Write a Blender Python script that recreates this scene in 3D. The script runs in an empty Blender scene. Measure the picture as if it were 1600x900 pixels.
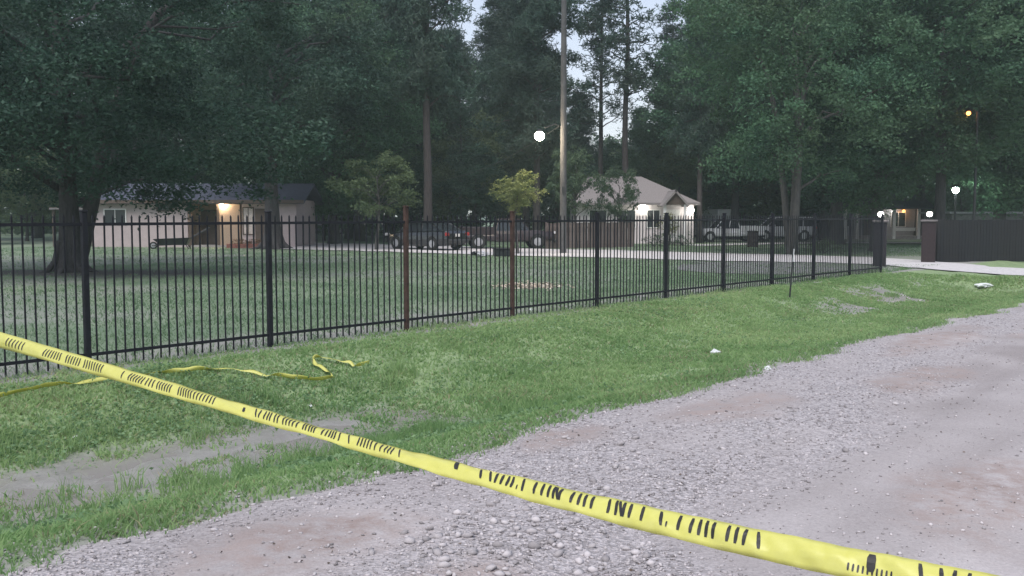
import bpy, math, random
import numpy as np
from mathutils import Vector, Matrix

random.seed(7)
SC = bpy.context.scene
COL = SC.collection
PI = math.pi

# ------------------------------------------------------------------ camera
F, CAMZ = 1550.0, 1.8
PITCH = math.atan(113.0 / F)
cd = bpy.data.cameras.new('camera'); cam = bpy.data.objects.new('camera', cd); COL.objects.link(cam)
cd.lens = 36.0 * F / 1600.0; cd.sensor_width = 36; cd.clip_start = .05; cd.clip_end = 2000
cam.location = (0, 0, CAMZ); cam.rotation_euler = (PI / 2 - PITCH, 0, 0)
SC.camera = cam
# ------------------------------------------------------------------ sky, dusk light, exposure
W = bpy.data.worlds.new('World'); SC.world = W; W.use_nodes = True
nt = W.node_tree; bg = nt.nodes['Background']
sky = nt.nodes.new('ShaderNodeTexSky'); sky.sky_type = 'NISHITA'; sky.sun_disc = False
SUN_EL, SUN_AZ = math.radians(58), math.radians(200)      # soft light from behind the camera
sky.sun_elevation = SUN_EL; sky.sun_rotation = SUN_AZ
sky.air_density = 1.0; sky.dust_density = .6; sky.ozone_density = 2.0
hs = nt.nodes.new('ShaderNodeGamma'); hs.inputs['Gamma'].default_value = .5      # veiled, even evening sky
tn = nt.nodes.new('ShaderNodeMix'); tn.data_type = 'RGBA'; tn.blend_type = 'MULTIPLY'
tn.inputs[0].default_value = 1; tn.inputs[7].default_value = (1.06, .98, 1.0, 1)
nt.links.new(sky.outputs[0], hs.inputs['Color']); nt.links.new(hs.outputs[0], tn.inputs[6])
nt.links.new(tn.outputs[2], bg.inputs['Color'])
bg.inputs['Strength'].default_value = .12
sl = bpy.data.lights.new('sun', 'SUN'); sl.energy = .95; sl.angle = math.radians(45); sl.color = (1, .96, .94)
sun = bpy.data.objects.new('sun', sl); COL.objects.link(sun)
sun.rotation_euler = (PI / 2 - SUN_EL, 0, PI - SUN_AZ); sun.location = (-10, -10, 30)
SC.view_settings.view_transform = 'Standard'; SC.view_settings.look = 'None'
SC.view_settings.gamma = 1; SC.view_settings.use_curve_mapping = False
SC.view_settings.exposure = 1.84
SC.cycles.use_denoising = True
HAZE = .0009; SC.cycles.volume_bounces = 1
SC.cycles.max_bounces = 5; SC.cycles.diffuse_bounces = 3; SC.cycles.transparent_max_bounces = 8
SC.cycles.caustics_reflective = False; SC.cycles.caustics_refractive = False

# ------------------------------------------------------------------ helpers: pixels of the study sheet -> place
cth, sth = math.cos(PITCH), math.sin(PITCH)
def ray(px, py):
    u, v = (px - 800) / F, -(py - 450) / F
    return Vector((u, cth + v * sth, -sth + v * cth))
def at(px, py, Y):                     # point at distance Y ahead
    d = ray(px, py); return d * (Y / d.y) + Vector((0, 0, CAMZ))
def gd(px, py, z=0.0):                 # point on the level z
    d = ray(px, py); return d * ((z - CAMZ) / d.z) + Vector((0, 0, CAMZ))
def xat(px, Y): return at(px, 337, Y).x
def zat(py, Y): return at(800, py, Y).z

ANG = math.radians(40.1)               # the road, ditch and fence run this way
DX, DY = math.sin(ANG), math.cos(ANG)  # along (s)
NX, NY = -DY, DX                       # across (p), towards the yard
def sp2xy(s, p): return s * DX + p * NX, s * DY + p * NY
def xy2sp(x, y): return x * DX + y * DY, x * NX + y * NY

# ------------------------------------------------------------------ numpy noise
def _h(ix, iy, seed):
    n = (ix.astype(np.int64) * 374761393 + iy.astype(np.int64) * 668265263 + seed * 1442695041) & 0x7fffffff
    n = ((n ^ (n >> 13)) * 1274126177) & 0x7fffffff
    return ((n ^ (n >> 16)) & 0xffff) / 65535.0
def vnoise(x, y, seed=0):
    x = np.asarray(x, float); y = np.asarray(y, float)
    x0 = np.floor(x); y0 = np.floor(y); fx = x - x0; fy = y - y0
    fx = fx * fx * (3 - 2 * fx); fy = fy * fy * (3 - 2 * fy)
    a = _h(x0, y0, seed); b = _h(x0 + 1, y0, seed); c = _h(x0, y0 + 1, seed); d = _h(x0 + 1, y0 + 1, seed)
    return (a * (1 - fx) + b * fx) * (1 - fy) + (c * (1 - fx) + d * fx) * fy
def fbm(x, y, seed=0, o=3):
    r = 0; a = .5; t = 0
    for i in range(o):
        r = r + a * vnoise(np.asarray(x) * 2 ** i, np.asarray(y) * 2 ** i, seed + i * 17); t += a; a *= .5
    return r / t
def sstep(a, b, x):
    t = np.clip((np.asarray(x, float) - a) / (b - a), 0, 1); return t * t * (3 - 2 * t)

# ------------------------------------------------------------------ the lie of the land
def edge_p(s):                         # where the gravel ends
    return 5.28 + (fbm(np.asarray(s) * .55, 0 * np.asarray(s) + 3, 5) - .5) * .55 + (fbm(np.asarray(s) * 2.6, 0 * np.asarray(s), 8) - .5) * .22
P_DRIVE0, P_DRIVE1 = 31.9, 36.4        # the drive crosses the verge between these s
def ground_z(x, y):
    x = np.asarray(x, float); y = np.asarray(y, float)
    s, p = xy2sp(x, y)
    w = (fbm(s * .35, p * .35, 11) - .5)
    deep = .44 * (1 - .12 * sstep(6, 14, s)) * (1 - sstep(30.3, 31.5, s) * (1 - sstep(36.5, 39, s)))
    c = 7.95 + w * .5 - .5 * sstep(4, 12, s)
    near = sstep(5.35, c - .75, p); far = 1 - sstep(c + .75, 10.6 + w * .6, p)
    z = -deep * near * far
    rough = (fbm(x * 1.7, y * 1.7, 21) - .5) * .09 + (fbm(x * 5, y * 5, 31) - .5) * .03
    m = sstep(5.3, 6.0, p) * (1 - .6 * sstep(10.4, 11.0, p))
    z = z + rough * m
    z = z - .14 * (1 - sstep(4.7, 5.15, p)) - .02 * (1 - sstep(5.15, 5.5, p))            # bed below the gravel sheet
    z = z + .05 * sstep(13, 40, p) * (fbm(x * .12, y * .12, 41) - .5)
    return z
def gz(x, y): return float(ground_z(np.array([x]), np.array([y]))[0])
def mud_w(s, p):
    w = (fbm(s * .35, p * .35, 11) - .5)
    c = 8.05 + w * .5 - .5 * sstep(4, 12, s)
    n = fbm(s * 1.1, p * 1.1, 51)
    a = 1 - sstep(.55, 1.12, np.abs(p - c) + (n - .5) * .8)
    along = 1 - sstep(5.5, 8.4, s + (n - .5) * 4) + .0 * s
    patch2 = sstep(20, 23, s) * (1 - sstep(29, 31, s)) * sstep(.42, .62, fbm(s * .5, p * .8, 61)) * (1 - sstep(.5, 1.4, np.abs(p - 8.9)))
    return np.clip(a * along + patch2, 0, 1)
def bare_w(s, p):                      # trodden strip under the fence, worn lawn
    n = fbm(s * .9, p * .9, 71)
    a = sstep(10.65, 11.0, p + (n - .5) * .5) * (1 - sstep(11.7, 13.2, p + (n - .5) * 1.6))
    lawn = sstep(12.2, 13, p) * sstep(.44, .66, fbm(s * .16 + 4, p * .22, 81)) * .5
    edge = (1 - sstep(.05, .32, p - edge_p(s) + (n - .5) * .3)) * (p > 4)
    return np.clip(a * .9 + lawn + edge * .8, 0, 1)

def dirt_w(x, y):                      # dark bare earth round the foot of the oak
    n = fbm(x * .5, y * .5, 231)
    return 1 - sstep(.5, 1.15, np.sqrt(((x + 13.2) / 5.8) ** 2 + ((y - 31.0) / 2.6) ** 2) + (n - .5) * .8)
# ------------------------------------------------------------------ mesh helpers
def link(name, me, mat=None, parent=None, smooth=False):
    o = bpy.data.objects.new(name, me); COL.objects.link(o)
    if mat is not None and len(me.materials) == 0: me.materials.append(mat)
    if parent is not None: o.parent = parent
    if smooth and len(me.polygons):
        me.polygons.foreach_set('use_smooth', [True] * len(me.polygons))
    return o
def tag(o, label=None, cat=None, group=None, kind=None):
    if label: o['label'] = label
    if cat: o['category'] = cat
    if group: o['group'] = group
    if kind: o['kind'] = kind
    return o
def empty(name, loc, rz=0, label=None, cat=None, group=None):
    o = bpy.data.objects.new(name, None); COL.objects.link(o); o.empty_display_size = .2
    o.location = loc; o.rotation_euler = (0, 0, rz)
    return tag(o, label, cat, group)
def np_mesh(name, verts, faces, tint=None, attrs=None):
    verts = np.asarray(verts, np.float32); faces = np.asarray(faces, np.int32)
    me = bpy.data.meshes.new(name); n, k = faces.shape
    me.vertices.add(len(verts)); me.vertices.foreach_set('co', verts.ravel())
    me.loops.add(n * k); me.loops.foreach_set('vertex_index', faces.ravel())
    me.polygons.add(n); me.polygons.foreach_set('loop_start', np.arange(0, n * k, k, dtype=np.int32))
    me.update(calc_edges=True)
    if tint is not None:
        a = me.attributes.new('tint', 'FLOAT', 'POINT'); a.data.foreach_set('value', np.asarray(tint, np.float32))
    for nm, v in (attrs or {}).items():
        a = me.attributes.new(nm, 'FLOAT', 'POINT'); a.data.foreach_set('value', np.asarray(v, np.float32))
    return me

class MB:
    def __init__(s): s.v = []; s.f = []
    def add(s, vs, fs):
        b = len(s.v); s.v += [tuple(v) for v in vs]; s.f += [tuple(b + i for i in f) for f in fs]; return s
    def box(s, c, d, rz=0, M=None, bev=0):
        x, y, z = d[0] / 2, d[1] / 2, d[2] / 2
        if bev <= 0:
            vs = [(sx * x, sy * y, sz * z) for sz in (-1, 1) for sy in (-1, 1) for sx in (-1, 1)]
            fs = [(0, 2, 3, 1), (4, 5, 7, 6), (0, 1, 5, 4), (2, 6, 7, 3), (0, 4, 6, 2), (1, 3, 7, 5)]
        else:                                       # chamfered in plan, with a chamfered top and bottom edge
            b = min(bev, x * .9, y * .9, z * .9); vs = []
            ring = [(x, y - b), (x - b, y), (-x + b, y), (-x, y - b), (-x, -y + b), (-x + b, -y), (x - b, -y), (x, -y + b)]
            kx, ky = (x - b) / x, (y - b) / y
            for zz, q in ((-z, 1), (-z + b, 0), (z - b, 0), (z, 1)):
                vs += [(a * (kx if q else 1), c2 * (ky if q else 1), zz) for a, c2 in ring]
            fs = [tuple(range(7, -1, -1)), tuple(range(24, 32))]
            for k in range(3):
                for i in range(8):
                    j = (i + 1) % 8; fs.append((k * 8 + i, k * 8 + j, k * 8 + 8 + j, k * 8 + 8 + i))
        R = (M or Matrix.Rotation(rz, 3, 'Z')); c = Vector(c)
        return s.add([R @ Vector(v) + c for v in vs], fs)
    def tube(s, pts, rad, n=8, cap=True):
        pts = [Vector(p) for p in pts]
        if not hasattr(rad, '__len__'): rad = [rad] * len(pts)
        vs = []; fs = []; ref = None
        for i, p in enumerate(pts):
            t = (pts[min(i + 1, len(pts) - 1)] - pts[max(i - 1, 0)]).normalized()
            if ref is None: ref = Vector((1, 0, 0)) if abs(t.x) < .8 else Vector((0, 1, 0))
            u = (ref - t * ref.dot(t)).normalized(); w = t.cross(u); ref = u
            for k in range(n):
                a = 2 * PI * k / n; vs.append(p + (u * math.cos(a) + w * math.sin(a)) * rad[i])
        for i in range(len(pts) - 1):
            for k in range(n):
                j = (k + 1) % n; fs.append((i * n + k, i * n + j, i * n + n + j, i * n + n + k))
        if cap:
            fs.append(tuple(range(n - 1, -1, -1))); fs.append(tuple((len(pts) - 1) * n + k for k in range(n)))
        return s.add(vs, fs)
    def lathe(s, prof, c=(0, 0, 0), n=14, axis='Z', cap=True):
        vs = []; fs = []
        for r, z in prof:
            for k in range(n):
                a = 2 * PI * k / n
                q = (r * math.cos(a), r * math.sin(a), z)
                if axis == 'Y': q = (q[0], q[2], q[1])
                if axis == 'X': q = (q[2], q[0], q[1])
                vs.append((q[0] + c[0], q[1] + c[1], q[2] + c[2]))
        for i in range(len(prof) - 1):
            for k in range(n):
                j = (k + 1) % n; fs.append((i * n + k, i * n + j, i * n + n + j, i * n + n + k))
        if cap: fs.append(tuple(range(n - 1, -1, -1))); fs.append(tuple((len(prof) - 1) * n + k for k in range(n)))
        return s.add(vs, fs)
    def loft(s, rings, closed=True):
        n = len(rings[0]); vs = [v for r in rings for v in r]; fs = []
        for i in range(len(rings) - 1):
            for k in range(n):
                j = (k + 1) % n; fs.append((i * n + k, i * n + j, i * n + n + j, i * n + n + k))
        fs.append(tuple(range(n - 1, -1, -1))); fs.append(tuple((len(rings) - 1) * n + k for k in range(n)))
        return s.add(vs, fs)
    def slab(s, quad, thick):                        # a thin pane: quad corners and its inner copy
        q = [Vector(v) for v in quad]; nrm = (q[1] - q[0]).cross(q[3] - q[0]).normalized()
        b = [v - nrm * thick for v in q]
        return s.add(q + b, [(0, 1, 2, 3), (7, 6, 5, 4), (0, 4, 5, 1), (1, 5, 6, 2), (2, 6, 7, 3), (3, 7, 4, 0)])
    def mesh(s, name):
        me = bpy.data.meshes.new(name); me.from_pydata(s.v, [], s.f)
        import bmesh
        bm = bmesh.new(); bm.from_mesh(me); bmesh.ops.recalc_face_normals(bm, faces=bm.faces); bm.to_mesh(me); bm.free()
        return me
    def build(s, name, mat, parent=None, smooth=False, loc=None):
        o = link(name, s.mesh(name), mat, parent, smooth)
        if loc is not None: o.location = loc
        return o

# ------------------------------------------------------------------ materials
MATS = {}
def nodes(name):
    m = bpy.data.materials.new(name); m.use_nodes = True; t = m.node_tree
    return m, t, t.nodes['Principled BSDF']
def mix(t, fac, a, b, bt='MIX'):
    n = t.nodes.new('ShaderNodeMix'); n.data_type = 'RGBA'; n.blend_type = bt
    for idx, v in ((0, fac), (6, a), (7, b)):
        if hasattr(v, 'links'): t.links.new(v, n.inputs[idx])
        else: n.inputs[idx].default_value = v if idx == 0 else (*v, 1)
    return n.outputs[2]
def noise(t, scale, detail=4, rough=.6, vec=None):
    n = t.nodes.new('ShaderNodeTexNoise'); n.inputs['Scale'].default_value = scale
    n.inputs['Detail'].default_value = detail; n.inputs['Roughness'].default_value = rough
    if vec is not None: t.links.new(vec, n.inputs['Vector'])
    return n.outputs['Fac']
def ramp(t, fac, a, b):
    n = t.nodes.new('ShaderNodeMapRange'); n.inputs[1].default_value = a; n.inputs[2].default_value = b
    t.links.new(fac, n.inputs[0]); return n.outputs[0]
def attr(t, name):
    n = t.nodes.new('ShaderNodeAttribute'); n.attribute_name = name; return n.outputs['Fac']
def pos(t): return t.nodes.new('ShaderNodeNewGeometry').outputs['Position']
def bump(t, b, h, strength=.4, dist=.02):
    n = t.nodes.new('ShaderNodeBump'); n.inputs['Strength'].default_value = strength; n.inputs['Distance'].default_value = dist
    t.links.new(h, n.inputs['Height']); t.links.new(n.outputs[0], b.inputs['Normal'])
def mat(name, col, rough=.7, var=.25, scale=6, metal=0, bmp=0, alt=None, coat=0, spec=None):
    if name in MATS: return MATS[name]
    m, t, b = nodes(name)
    tc = t.nodes.new('ShaderNodeTexCoord').outputs['Object']
    f = noise(t, scale, 5, .6, tc)
    dark = tuple(c * (1 - var) for c in col); lite = alt or tuple(min(1, c * (1 + var)) for c in col)
    t.links.new(mix(t, ramp(t, f, .3, .7), dark, lite), b.inputs['Base Color'])
    b.inputs['Roughness'].default_value = rough; b.inputs['Metallic'].default_value = metal
    if coat: b.inputs['Coat Weight'].default_value = coat
    if spec is not None: b.inputs['Specular IOR Level'].default_value = spec
    if bmp: bump(t, b, f, bmp, .02)
    MATS[name] = m; return m
def glow(name, col, strength):
    m, t, b = nodes(name); b.inputs['Base Color'].default_value = (*col, 1)
    b.inputs['Emission Color'].default_value = (*col, 1); b.inputs['Emission Strength'].default_value = strength
    return m
def leafmat(name, a, b_, transl=.25, rough=.65, drift=None):
    m, t, b = nodes(name)
    c = mix(t, attr(t, 'tint'), a, b_)
    if drift: c = mix(t, ramp(t, noise(t, .22, 3, .6, pos(t)), .42, .72), c, drift)
    t.links.new(c, b.inputs['Base Color']); b.inputs['Roughness'].default_value = rough
    b.inputs['Specular IOR Level'].default_value = .3
    tr = t.nodes.new('ShaderNodeBsdfTranslucent'); t.links.new(c, tr.inputs['Color'])
    ms = t.nodes.new('ShaderNodeMixShader'); ms.inputs[0].default_value = transl
    out = t.nodes['Material Output']
    t.links.new(b.outputs[0], ms.inputs[1]); t.links.new(tr.outputs[0], ms.inputs[2]); t.links.new(ms.outputs[0], out.inputs[0])
    return m
def bark(name, a, b_):
    m, t, b = nodes(name)
    tc = t.nodes.new('ShaderNodeTexCoord').outputs['Object']
    mp = t.nodes.new('ShaderNodeMapping'); mp.inputs['Scale'].default_value = (9, 9, 1.6); t.links.new(tc, mp.inputs[0])
    f = noise(t, 1.5, 6, .7, mp.outputs[0])
    t.links.new(mix(t, ramp(t, f, .35, .65), a, b_), b.inputs['Base Color']); b.inputs['Roughness'].default_value = .9
    bump(t, b, f, .9, .06); return m

OAK = leafmat('oak_leaf', (.014, .040, .029), (.066, .140, .092), drift=(.036, .068, .042))
BROAD = leafmat('broad_leaf', (.026, .076, .044), (.105, .220, .116), drift=(.072, .118, .056))
PALE = leafmat('pale_leaf', (.075, .115, .055), (.14, .19, .09))
PINE = leafmat('pine_needle', (.024, .056, .042), (.068, .122, .084), .15, drift=(.060, .080, .058))
GOLD = leafmat('golden_leaf', (.13, .17, .06), (.24, .27, .11), .35)
BUSH = leafmat('bush_leaf', (.035, .070, .042), (.10, .15, .08), .2)
BARK = bark('oak_bark', (.028, .026, .028), (.075, .068, .068))
PBARK = bark('pine_bark', (.04, .034, .034), (.095, .078, .074))
GBARK = bark('grey_bark', (.045, .045, .043), (.115, .11, .10))
GRASS = leafmat('grass_blade', (.20, .34, .13), (.37, .50, .23), .55, .6)
LAWN = leafmat('lawn_blade', (.15, .235, .13), (.24, .33, .20), .45, .7)
WEED = leafmat('weed_leaf', (.12, .22, .10), (.25, .37, .19), .4)
IRON = mat('fence_iron', (.011, .011, .016), .6, .3, 12, spec=.25)
RUST = mat('rusty_iron', (.045, .022, .018), .9, .45, 9, alt=(.085, .045, .034))

# ------------------------------------------------------------------ ground
def grid(sv, pv):
    S, Pp = np.meshgrid(sv, pv, indexing='ij'); n, m = S.shape
    i = np.arange(n * m).reshape(n, m)
    f = np.stack([i[:-1, :-1], i[1:, :-1], i[1:, 1:], i[:-1, 1:]], -1).reshape(-1, 4)
    return S.ravel(), Pp.ravel(), f
sv = np.concatenate([[-500, -150, -60, -30, -18], np.arange(-12, 26, .16), np.arange(26, 60, .5), [70, 90, 130, 200, 400, 900]])
pv = np.concatenate([[-900, -300, -90, -40, -20, -10, 0, 3, 4.2], np.arange(4.6, 13.6, .12), np.arange(13.6, 40, .6), [45, 55, 70, 100, 160, 300, 900]])
S, Pp, fc = grid(sv, pv); X, Y = sp2xy(S, Pp)
gm = np_mesh('ground', np.stack([X, Y, ground_z(X, Y)], 1), fc,
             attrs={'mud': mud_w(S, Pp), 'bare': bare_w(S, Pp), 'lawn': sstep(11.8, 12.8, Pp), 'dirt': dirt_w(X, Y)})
m, t, b = nodes('ground_soil')
ps = pos(t); n1 = noise(t, 2.2, 6, .65, ps); n2 = noise(t, 28, 4, .7, ps); n3 = noise(t, .35, 4, .6, ps)
turf = mix(t, ramp(t, n1, .35, .65), (.15, .21, .10), (.22, .29, .145))
turf = mix(t, attr(t, 'lawn'), turf, mix(t, ramp(t, n3, .35, .65), (.098, .150, .088), (.170, .212, .138)))
bare = mix(t, ramp(t, n1, .3, .7), (.19, .185, .175), (.28, .265, .255))
mud = mix(t, ramp(t, n1, .3, .7), (.21, .195, .18), (.31, .295, .28))
c = mix(t, attr(t, 'bare'), turf, bare); c = mix(t, attr(t, 'mud'), c, mud)
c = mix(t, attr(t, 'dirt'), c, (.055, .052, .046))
c = mix(t, ramp(t, n2, .25, .75), c, (.07, .07, .05), 'MIX') if False else mix(t, .35, c, mix(t, n2, (.25, .25, .25), (.95, .95, .95)), 'OVERLAY')
t.links.new(c, b.inputs['Base Color']); mr = t.nodes.new('ShaderNodeMapRange'); mr.inputs[3].default_value = .92; mr.inputs[4].default_value = .28; t.links.new(attr(t, 'mud'), mr.inputs[0]); t.links.new(mr.outputs[0], b.inputs['Roughness'])
bump(t, b, n2, .5, .03)
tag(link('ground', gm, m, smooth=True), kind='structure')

# shallow murky water standing in the ditch
def ditch_c(s): return 7.95 + (fbm(s * .35, 8 * .35 + 0 * s, 11) - .5) * .5 - .5 * sstep(4, 12, s)
ws = np.arange(-9, 11, .2); wv = []
for q in (-1, 0, 1): x, y = sp2xy(ws, ditch_c(ws) + q * .85); wv.append(np.stack([x, y, 0 * x - .442], 1))
i = np.arange(len(ws) * 3).reshape(-1, 3); m, t, b = nodes('ditch_water'); b.inputs['Base Color'].default_value = (.27, .25, .235, 1); b.inputs['Roughness'].default_value = .16
bump(t, b, noise(t, 7, 3, .5, pos(t)), .06, .02)
tag(link('ditch_water', np_mesh('ditch_water', np.stack(wv, 1).reshape(-1, 3), np.stack([i[:-1, :-1], i[1:, :-1], i[1:, 1:], i[:-1, 1:]], -1).reshape(-1, 4)), m), kind='structure')
# gravel road
RE = np.concatenate([[-60, -30, -14], np.arange(-8, 24, .14), np.arange(24, 60, .6), [80, 140, 300]])
pe = np.concatenate([[-16, -12, -9, -6], np.arange(-4, 4.6, .14)])
tq = np.linspace(0, 1, 8)[1:]
S, Q = np.meshgrid(RE, np.arange(len(pe) + 7), indexing='ij')
ed = edge_p(RE)[:, None]
PP = np.concatenate([np.repeat(pe[None], len(RE), 0), pe[-1] + (ed - pe[-1]) * tq[None]], 1)
S = np.repeat(RE[:, None], PP.shape[1], 1)
idx = np.arange(S.size).reshape(S.shape)
fr = np.stack([idx[:-1, :-1], idx[1:, :-1], idx[1:, 1:], idx[:-1, 1:]], -1).reshape(-1, 4)
S = S.ravel(); PP = PP.ravel(); X, Y = sp2xy(S, PP)
edv = np.repeat(ed, idx.shape[1], 1).ravel()
def road_z(x, y):
    s, p = xy2sp(np.asarray(x, float), np.asarray(y, float))
    z = .012 + (fbm(x * .8, y * .8, 91) - .5) * .05 - .05 * np.exp(-((p - 3.0) / .25) ** 2) - .05 * np.exp(-((p - 1.3) / .25) ** 2) + (fbm(x * 3, y * 3, 93) - .5) * .022
    return z - .035 * sstep(-.35, 0, p - edge_p(s))
def blob(s, p, cs, cp, rs, rp, sd):
    n = fbm(s * 1.6, p * 1.6, sd)
    return 1 - sstep(.45, 1.15, np.sqrt(((s - cs) / rs) ** 2 + ((p - cp) / rp) ** 2) + (n - .5) * 1.1)
def clay_w(s, p):
    r = 0 * s
    for a in ((3.4, 4.3, .9, .55), (3.1, 3.2, .8, .4), (8.3, 4.35, .9, .5), (6.3, 4.75, .7, .25), (15, 4.5, 2.2, .5), (6.9, 1.6, 1.1, .7), (11.5, 3.6, 1.6, .4), (20, 3.6, 4, .6)):
        r = np.maximum(r, blob(s, p, *a, 101))
    return r
def loose_w(s, p):
    n = fbm(s * .7, p * .9, 111)
    a = sstep(2.45, 3.2, p + (n - .5) * 1.2 - .10 * np.clip(s - 6, 0, 9))
    a = a * (.5 + .5 * sstep(.36, .58, fbm(s * .9 + 7, p * 1.5, 113)))
    a = np.maximum(a, blob(s, p, 3.9, 2.9, 1.3, 1.0, 121))
    return np.clip(a - .62 * clay_w(s, p), 0.10, 1)
rm = np_mesh('gravel_road', np.stack([X, Y, road_z(X, Y)], 1), fr, attrs={'clay': clay_w(S, PP), 'loose': loose_w(S, PP), 'track': np.clip(.5 + 1.6 * (fbm(S * .28, PP * 1.9, 205) - .5) + .9 * (fbm(S * 1.5, PP * 1.5, 207) - .5), 0, 1)})
m, t, b = nodes('gravel')
ps = pos(t); n1 = noise(t, 1.3, 5, .6, ps); n2 = noise(t, 60, 3, .7, ps)
vo = t.nodes.new('ShaderNodeTexVoronoi'); vo.inputs['Scale'].default_value = 48; t.links.new(ps, vo.inputs['Vector'])
vs_ = t.nodes.new('ShaderNodeSeparateColor'); t.links.new(vo.outputs['Color'], vs_.inputs[0])
stone = mix(t, vs_.outputs[0], (.22, .203, .204), (.50, .463, .465))
fine = mix(t, attr(t, 'track'), (.235, .208, .20), (.40, .368, .362))
fine = mix(t, .5, fine, mix(t, n2, (.1, .1, .1), (.9, .9, .9)), 'OVERLAY')
clay = mix(t, ramp(t, n1, .3, .7), (.235, .182, .163), (.335, .278, .258))
cf = t.nodes.new('ShaderNodeMath'); cf.operation = 'MULTIPLY'; t.links.new(attr(t, 'clay'), cf.inputs[0]); t.links.new(ramp(t, noise(t, 5, 5, .7, ps), .36, .60), cf.inputs[1])
c = mix(t, attr(t, 'loose'), fine, stone); c = mix(t, cf.outputs[0], c, mix(t, .3, clay, mix(t, n2, (.2, .2, .2), (.85, .85, .85)), 'OVERLAY'))
t.links.new(c, b.inputs['Base Color']); b.inputs['Roughness'].default_value = .9
mu = t.nodes.new('ShaderNodeMath'); mu.operation = 'MULTIPLY'; t.links.new(vo.outputs['Distance'], mu.inputs[0]); t.links.new(attr(t, 'loose'), mu.inputs[1])
ad = t.nodes.new('ShaderNodeMath'); ad.operation = 'MULTIPLY_ADD'; t.links.new(n2, ad.inputs[0]); ad.inputs[1].default_value = .25; t.links.new(mu.outputs[0], ad.inputs[2])
bump(t, b, ad.outputs[0], .8, .02)
ROAD = tag(link('gravel_road', rm, m, smooth=True), kind='structure')

# loose stones: the biggest as pieces, the rest as one scatter
STONE = leafmat('stone_chip', (.18, .165, .165), (.52, .483, .483), 0, .85)
rg = np.random.default_rng(3)
def rock_shape(r, n=1):
    import bmesh
    bm = bmesh.new(); bmesh.ops.create_icosphere(bm, subdivisions=1, radius=1)
    v = np.array([q.co[:] for q in bm.verts]); f = np.array([[q.index for q in fa.verts] for fa in bm.faces]); bm.free()
    v = v * (1 + r.uniform(-.42, .38, (len(v), 1))); return v, f
def scatter_rocks(name, x, y, z, size, tint, nvar=6, sink=.25):
    vs, fs, ts = [], [], []; shapes = [rock_shape(rg) for _ in range(nvar)]; base = 0
    which = rg.integers(0, nvar, len(x))
    for k in range(nvar):
        q = np.where(which == k)[0]
        if not len(q): continue
        v, f = shapes[k]; a = rg.uniform(0, 2 * PI, len(q))
        sc = size[q, None] * np.stack([rg.uniform(.8, 1.3, len(q)), rg.uniform(.7, 1.1, len(q)), rg.uniform(.45, .75, len(q))], 1)
        vv = v[None] * sc[:, None]
        ca, sa = np.cos(a)[:, None], np.sin(a)[:, None]
        xx = vv[..., 0] * ca - vv[..., 1] * sa; yy = vv[..., 0] * sa + vv[..., 1] * ca
        vv = np.stack([xx + x[q, None], yy + y[q, None], vv[..., 2] + (z[q] + sc[:, 2] * (1 - 2 * sink))[:, None]], -1)
        vs.append(vv.reshape(-1, 3)); fs.append((f[None] + (np.arange(len(q)) * len(v))[:, None, None] + base).reshape(-1, 3))
        ts.append(np.repeat(tint[q], len(v))); base += len(q) * len(v)
    return np_mesh(name, np.concatenate(vs), np.concatenate(fs), np.concatenate(ts))
def road_points(n, s0, s1, p0, p1, seed):
    r = np.random.default_rng(seed); s = r.uniform(s0, s1, n); p = r.uniform(p0, p1, n)
    d = np.hypot(*sp2xy(s, p)); keep = (r.uniform(0, 1, n) < loose_w(s, p) * np.clip(6.5 / d, .12, 1) ** 1.6) & (p < edge_p(s) + .04 + .10 * r.random(n) ** 2 + .25 * r.random(n) ** 6)
    return s[keep], p[keep]
s_, p_ = road_points(100000, 1.5, 20, 1.2, 5.6, 5)
x_, y_ = sp2xy(s_, p_); sz = .0042 + .011 * rg.random(len(x_)) ** 3
zr_ = np.where(p_ < edge_p(s_), road_z(x_, y_), ground_z(x_, y_) + .004)
pb = scatter_rocks('pebbles', x_, y_, zr_, sz, rg.random(len(x_)))
o = link('pebbles', pb, STONE); tag(o, 'loose grey pebbles spread over the gravel road', 'gravel', kind='stuff')
shapes = []
for k in range(8):
    v, f = rock_shape(rg); me = np_mesh('stone', v * np.array([1.15, .9, .6]), f, np.full(len(v), .25 + .1 * k)); me.materials.append(STONE); shapes.append(me)
cnt = 0
while cnt < 240:
    if cnt < 170: s, p = 4.1 + rg.normal() * .55, 3.25 + rg.normal() * .5
    else: s, p = rg.uniform(2.5, 10), rg.uniform(2.4, 5.2)
    if p > 5.2 or float(loose_w(np.array([s]), np.array([p]))[0]) < .3: continue
    x, y = sp2xy(s, p); r = .014 + .022 * rg.random() ** 1.6
    o = link('stone', shapes[cnt % 8], parent=ROAD); o.location = (x, y, float(road_z(np.array([x]), np.array([y]))[0]) + r * .25)
    o.scale = (r, r * rg.uniform(.8, 1.1), r); o.rotation_euler = (rg.uniform(-.3, .3), rg.uniform(-.3, .3), rg.uniform(0, 6.3)); cnt += 1

# dead leaves and grit lying on the packed part of the road
r = np.random.default_rng(91); n = 900; s = r.uniform(2.5, 22, n); p = r.uniform(-1.5, 5.2, n); x, y = sp2xy(s, p); P3 = np.stack([x, y, road_z(x, y) + .008], 1)
LITTER = (P3, r)
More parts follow.
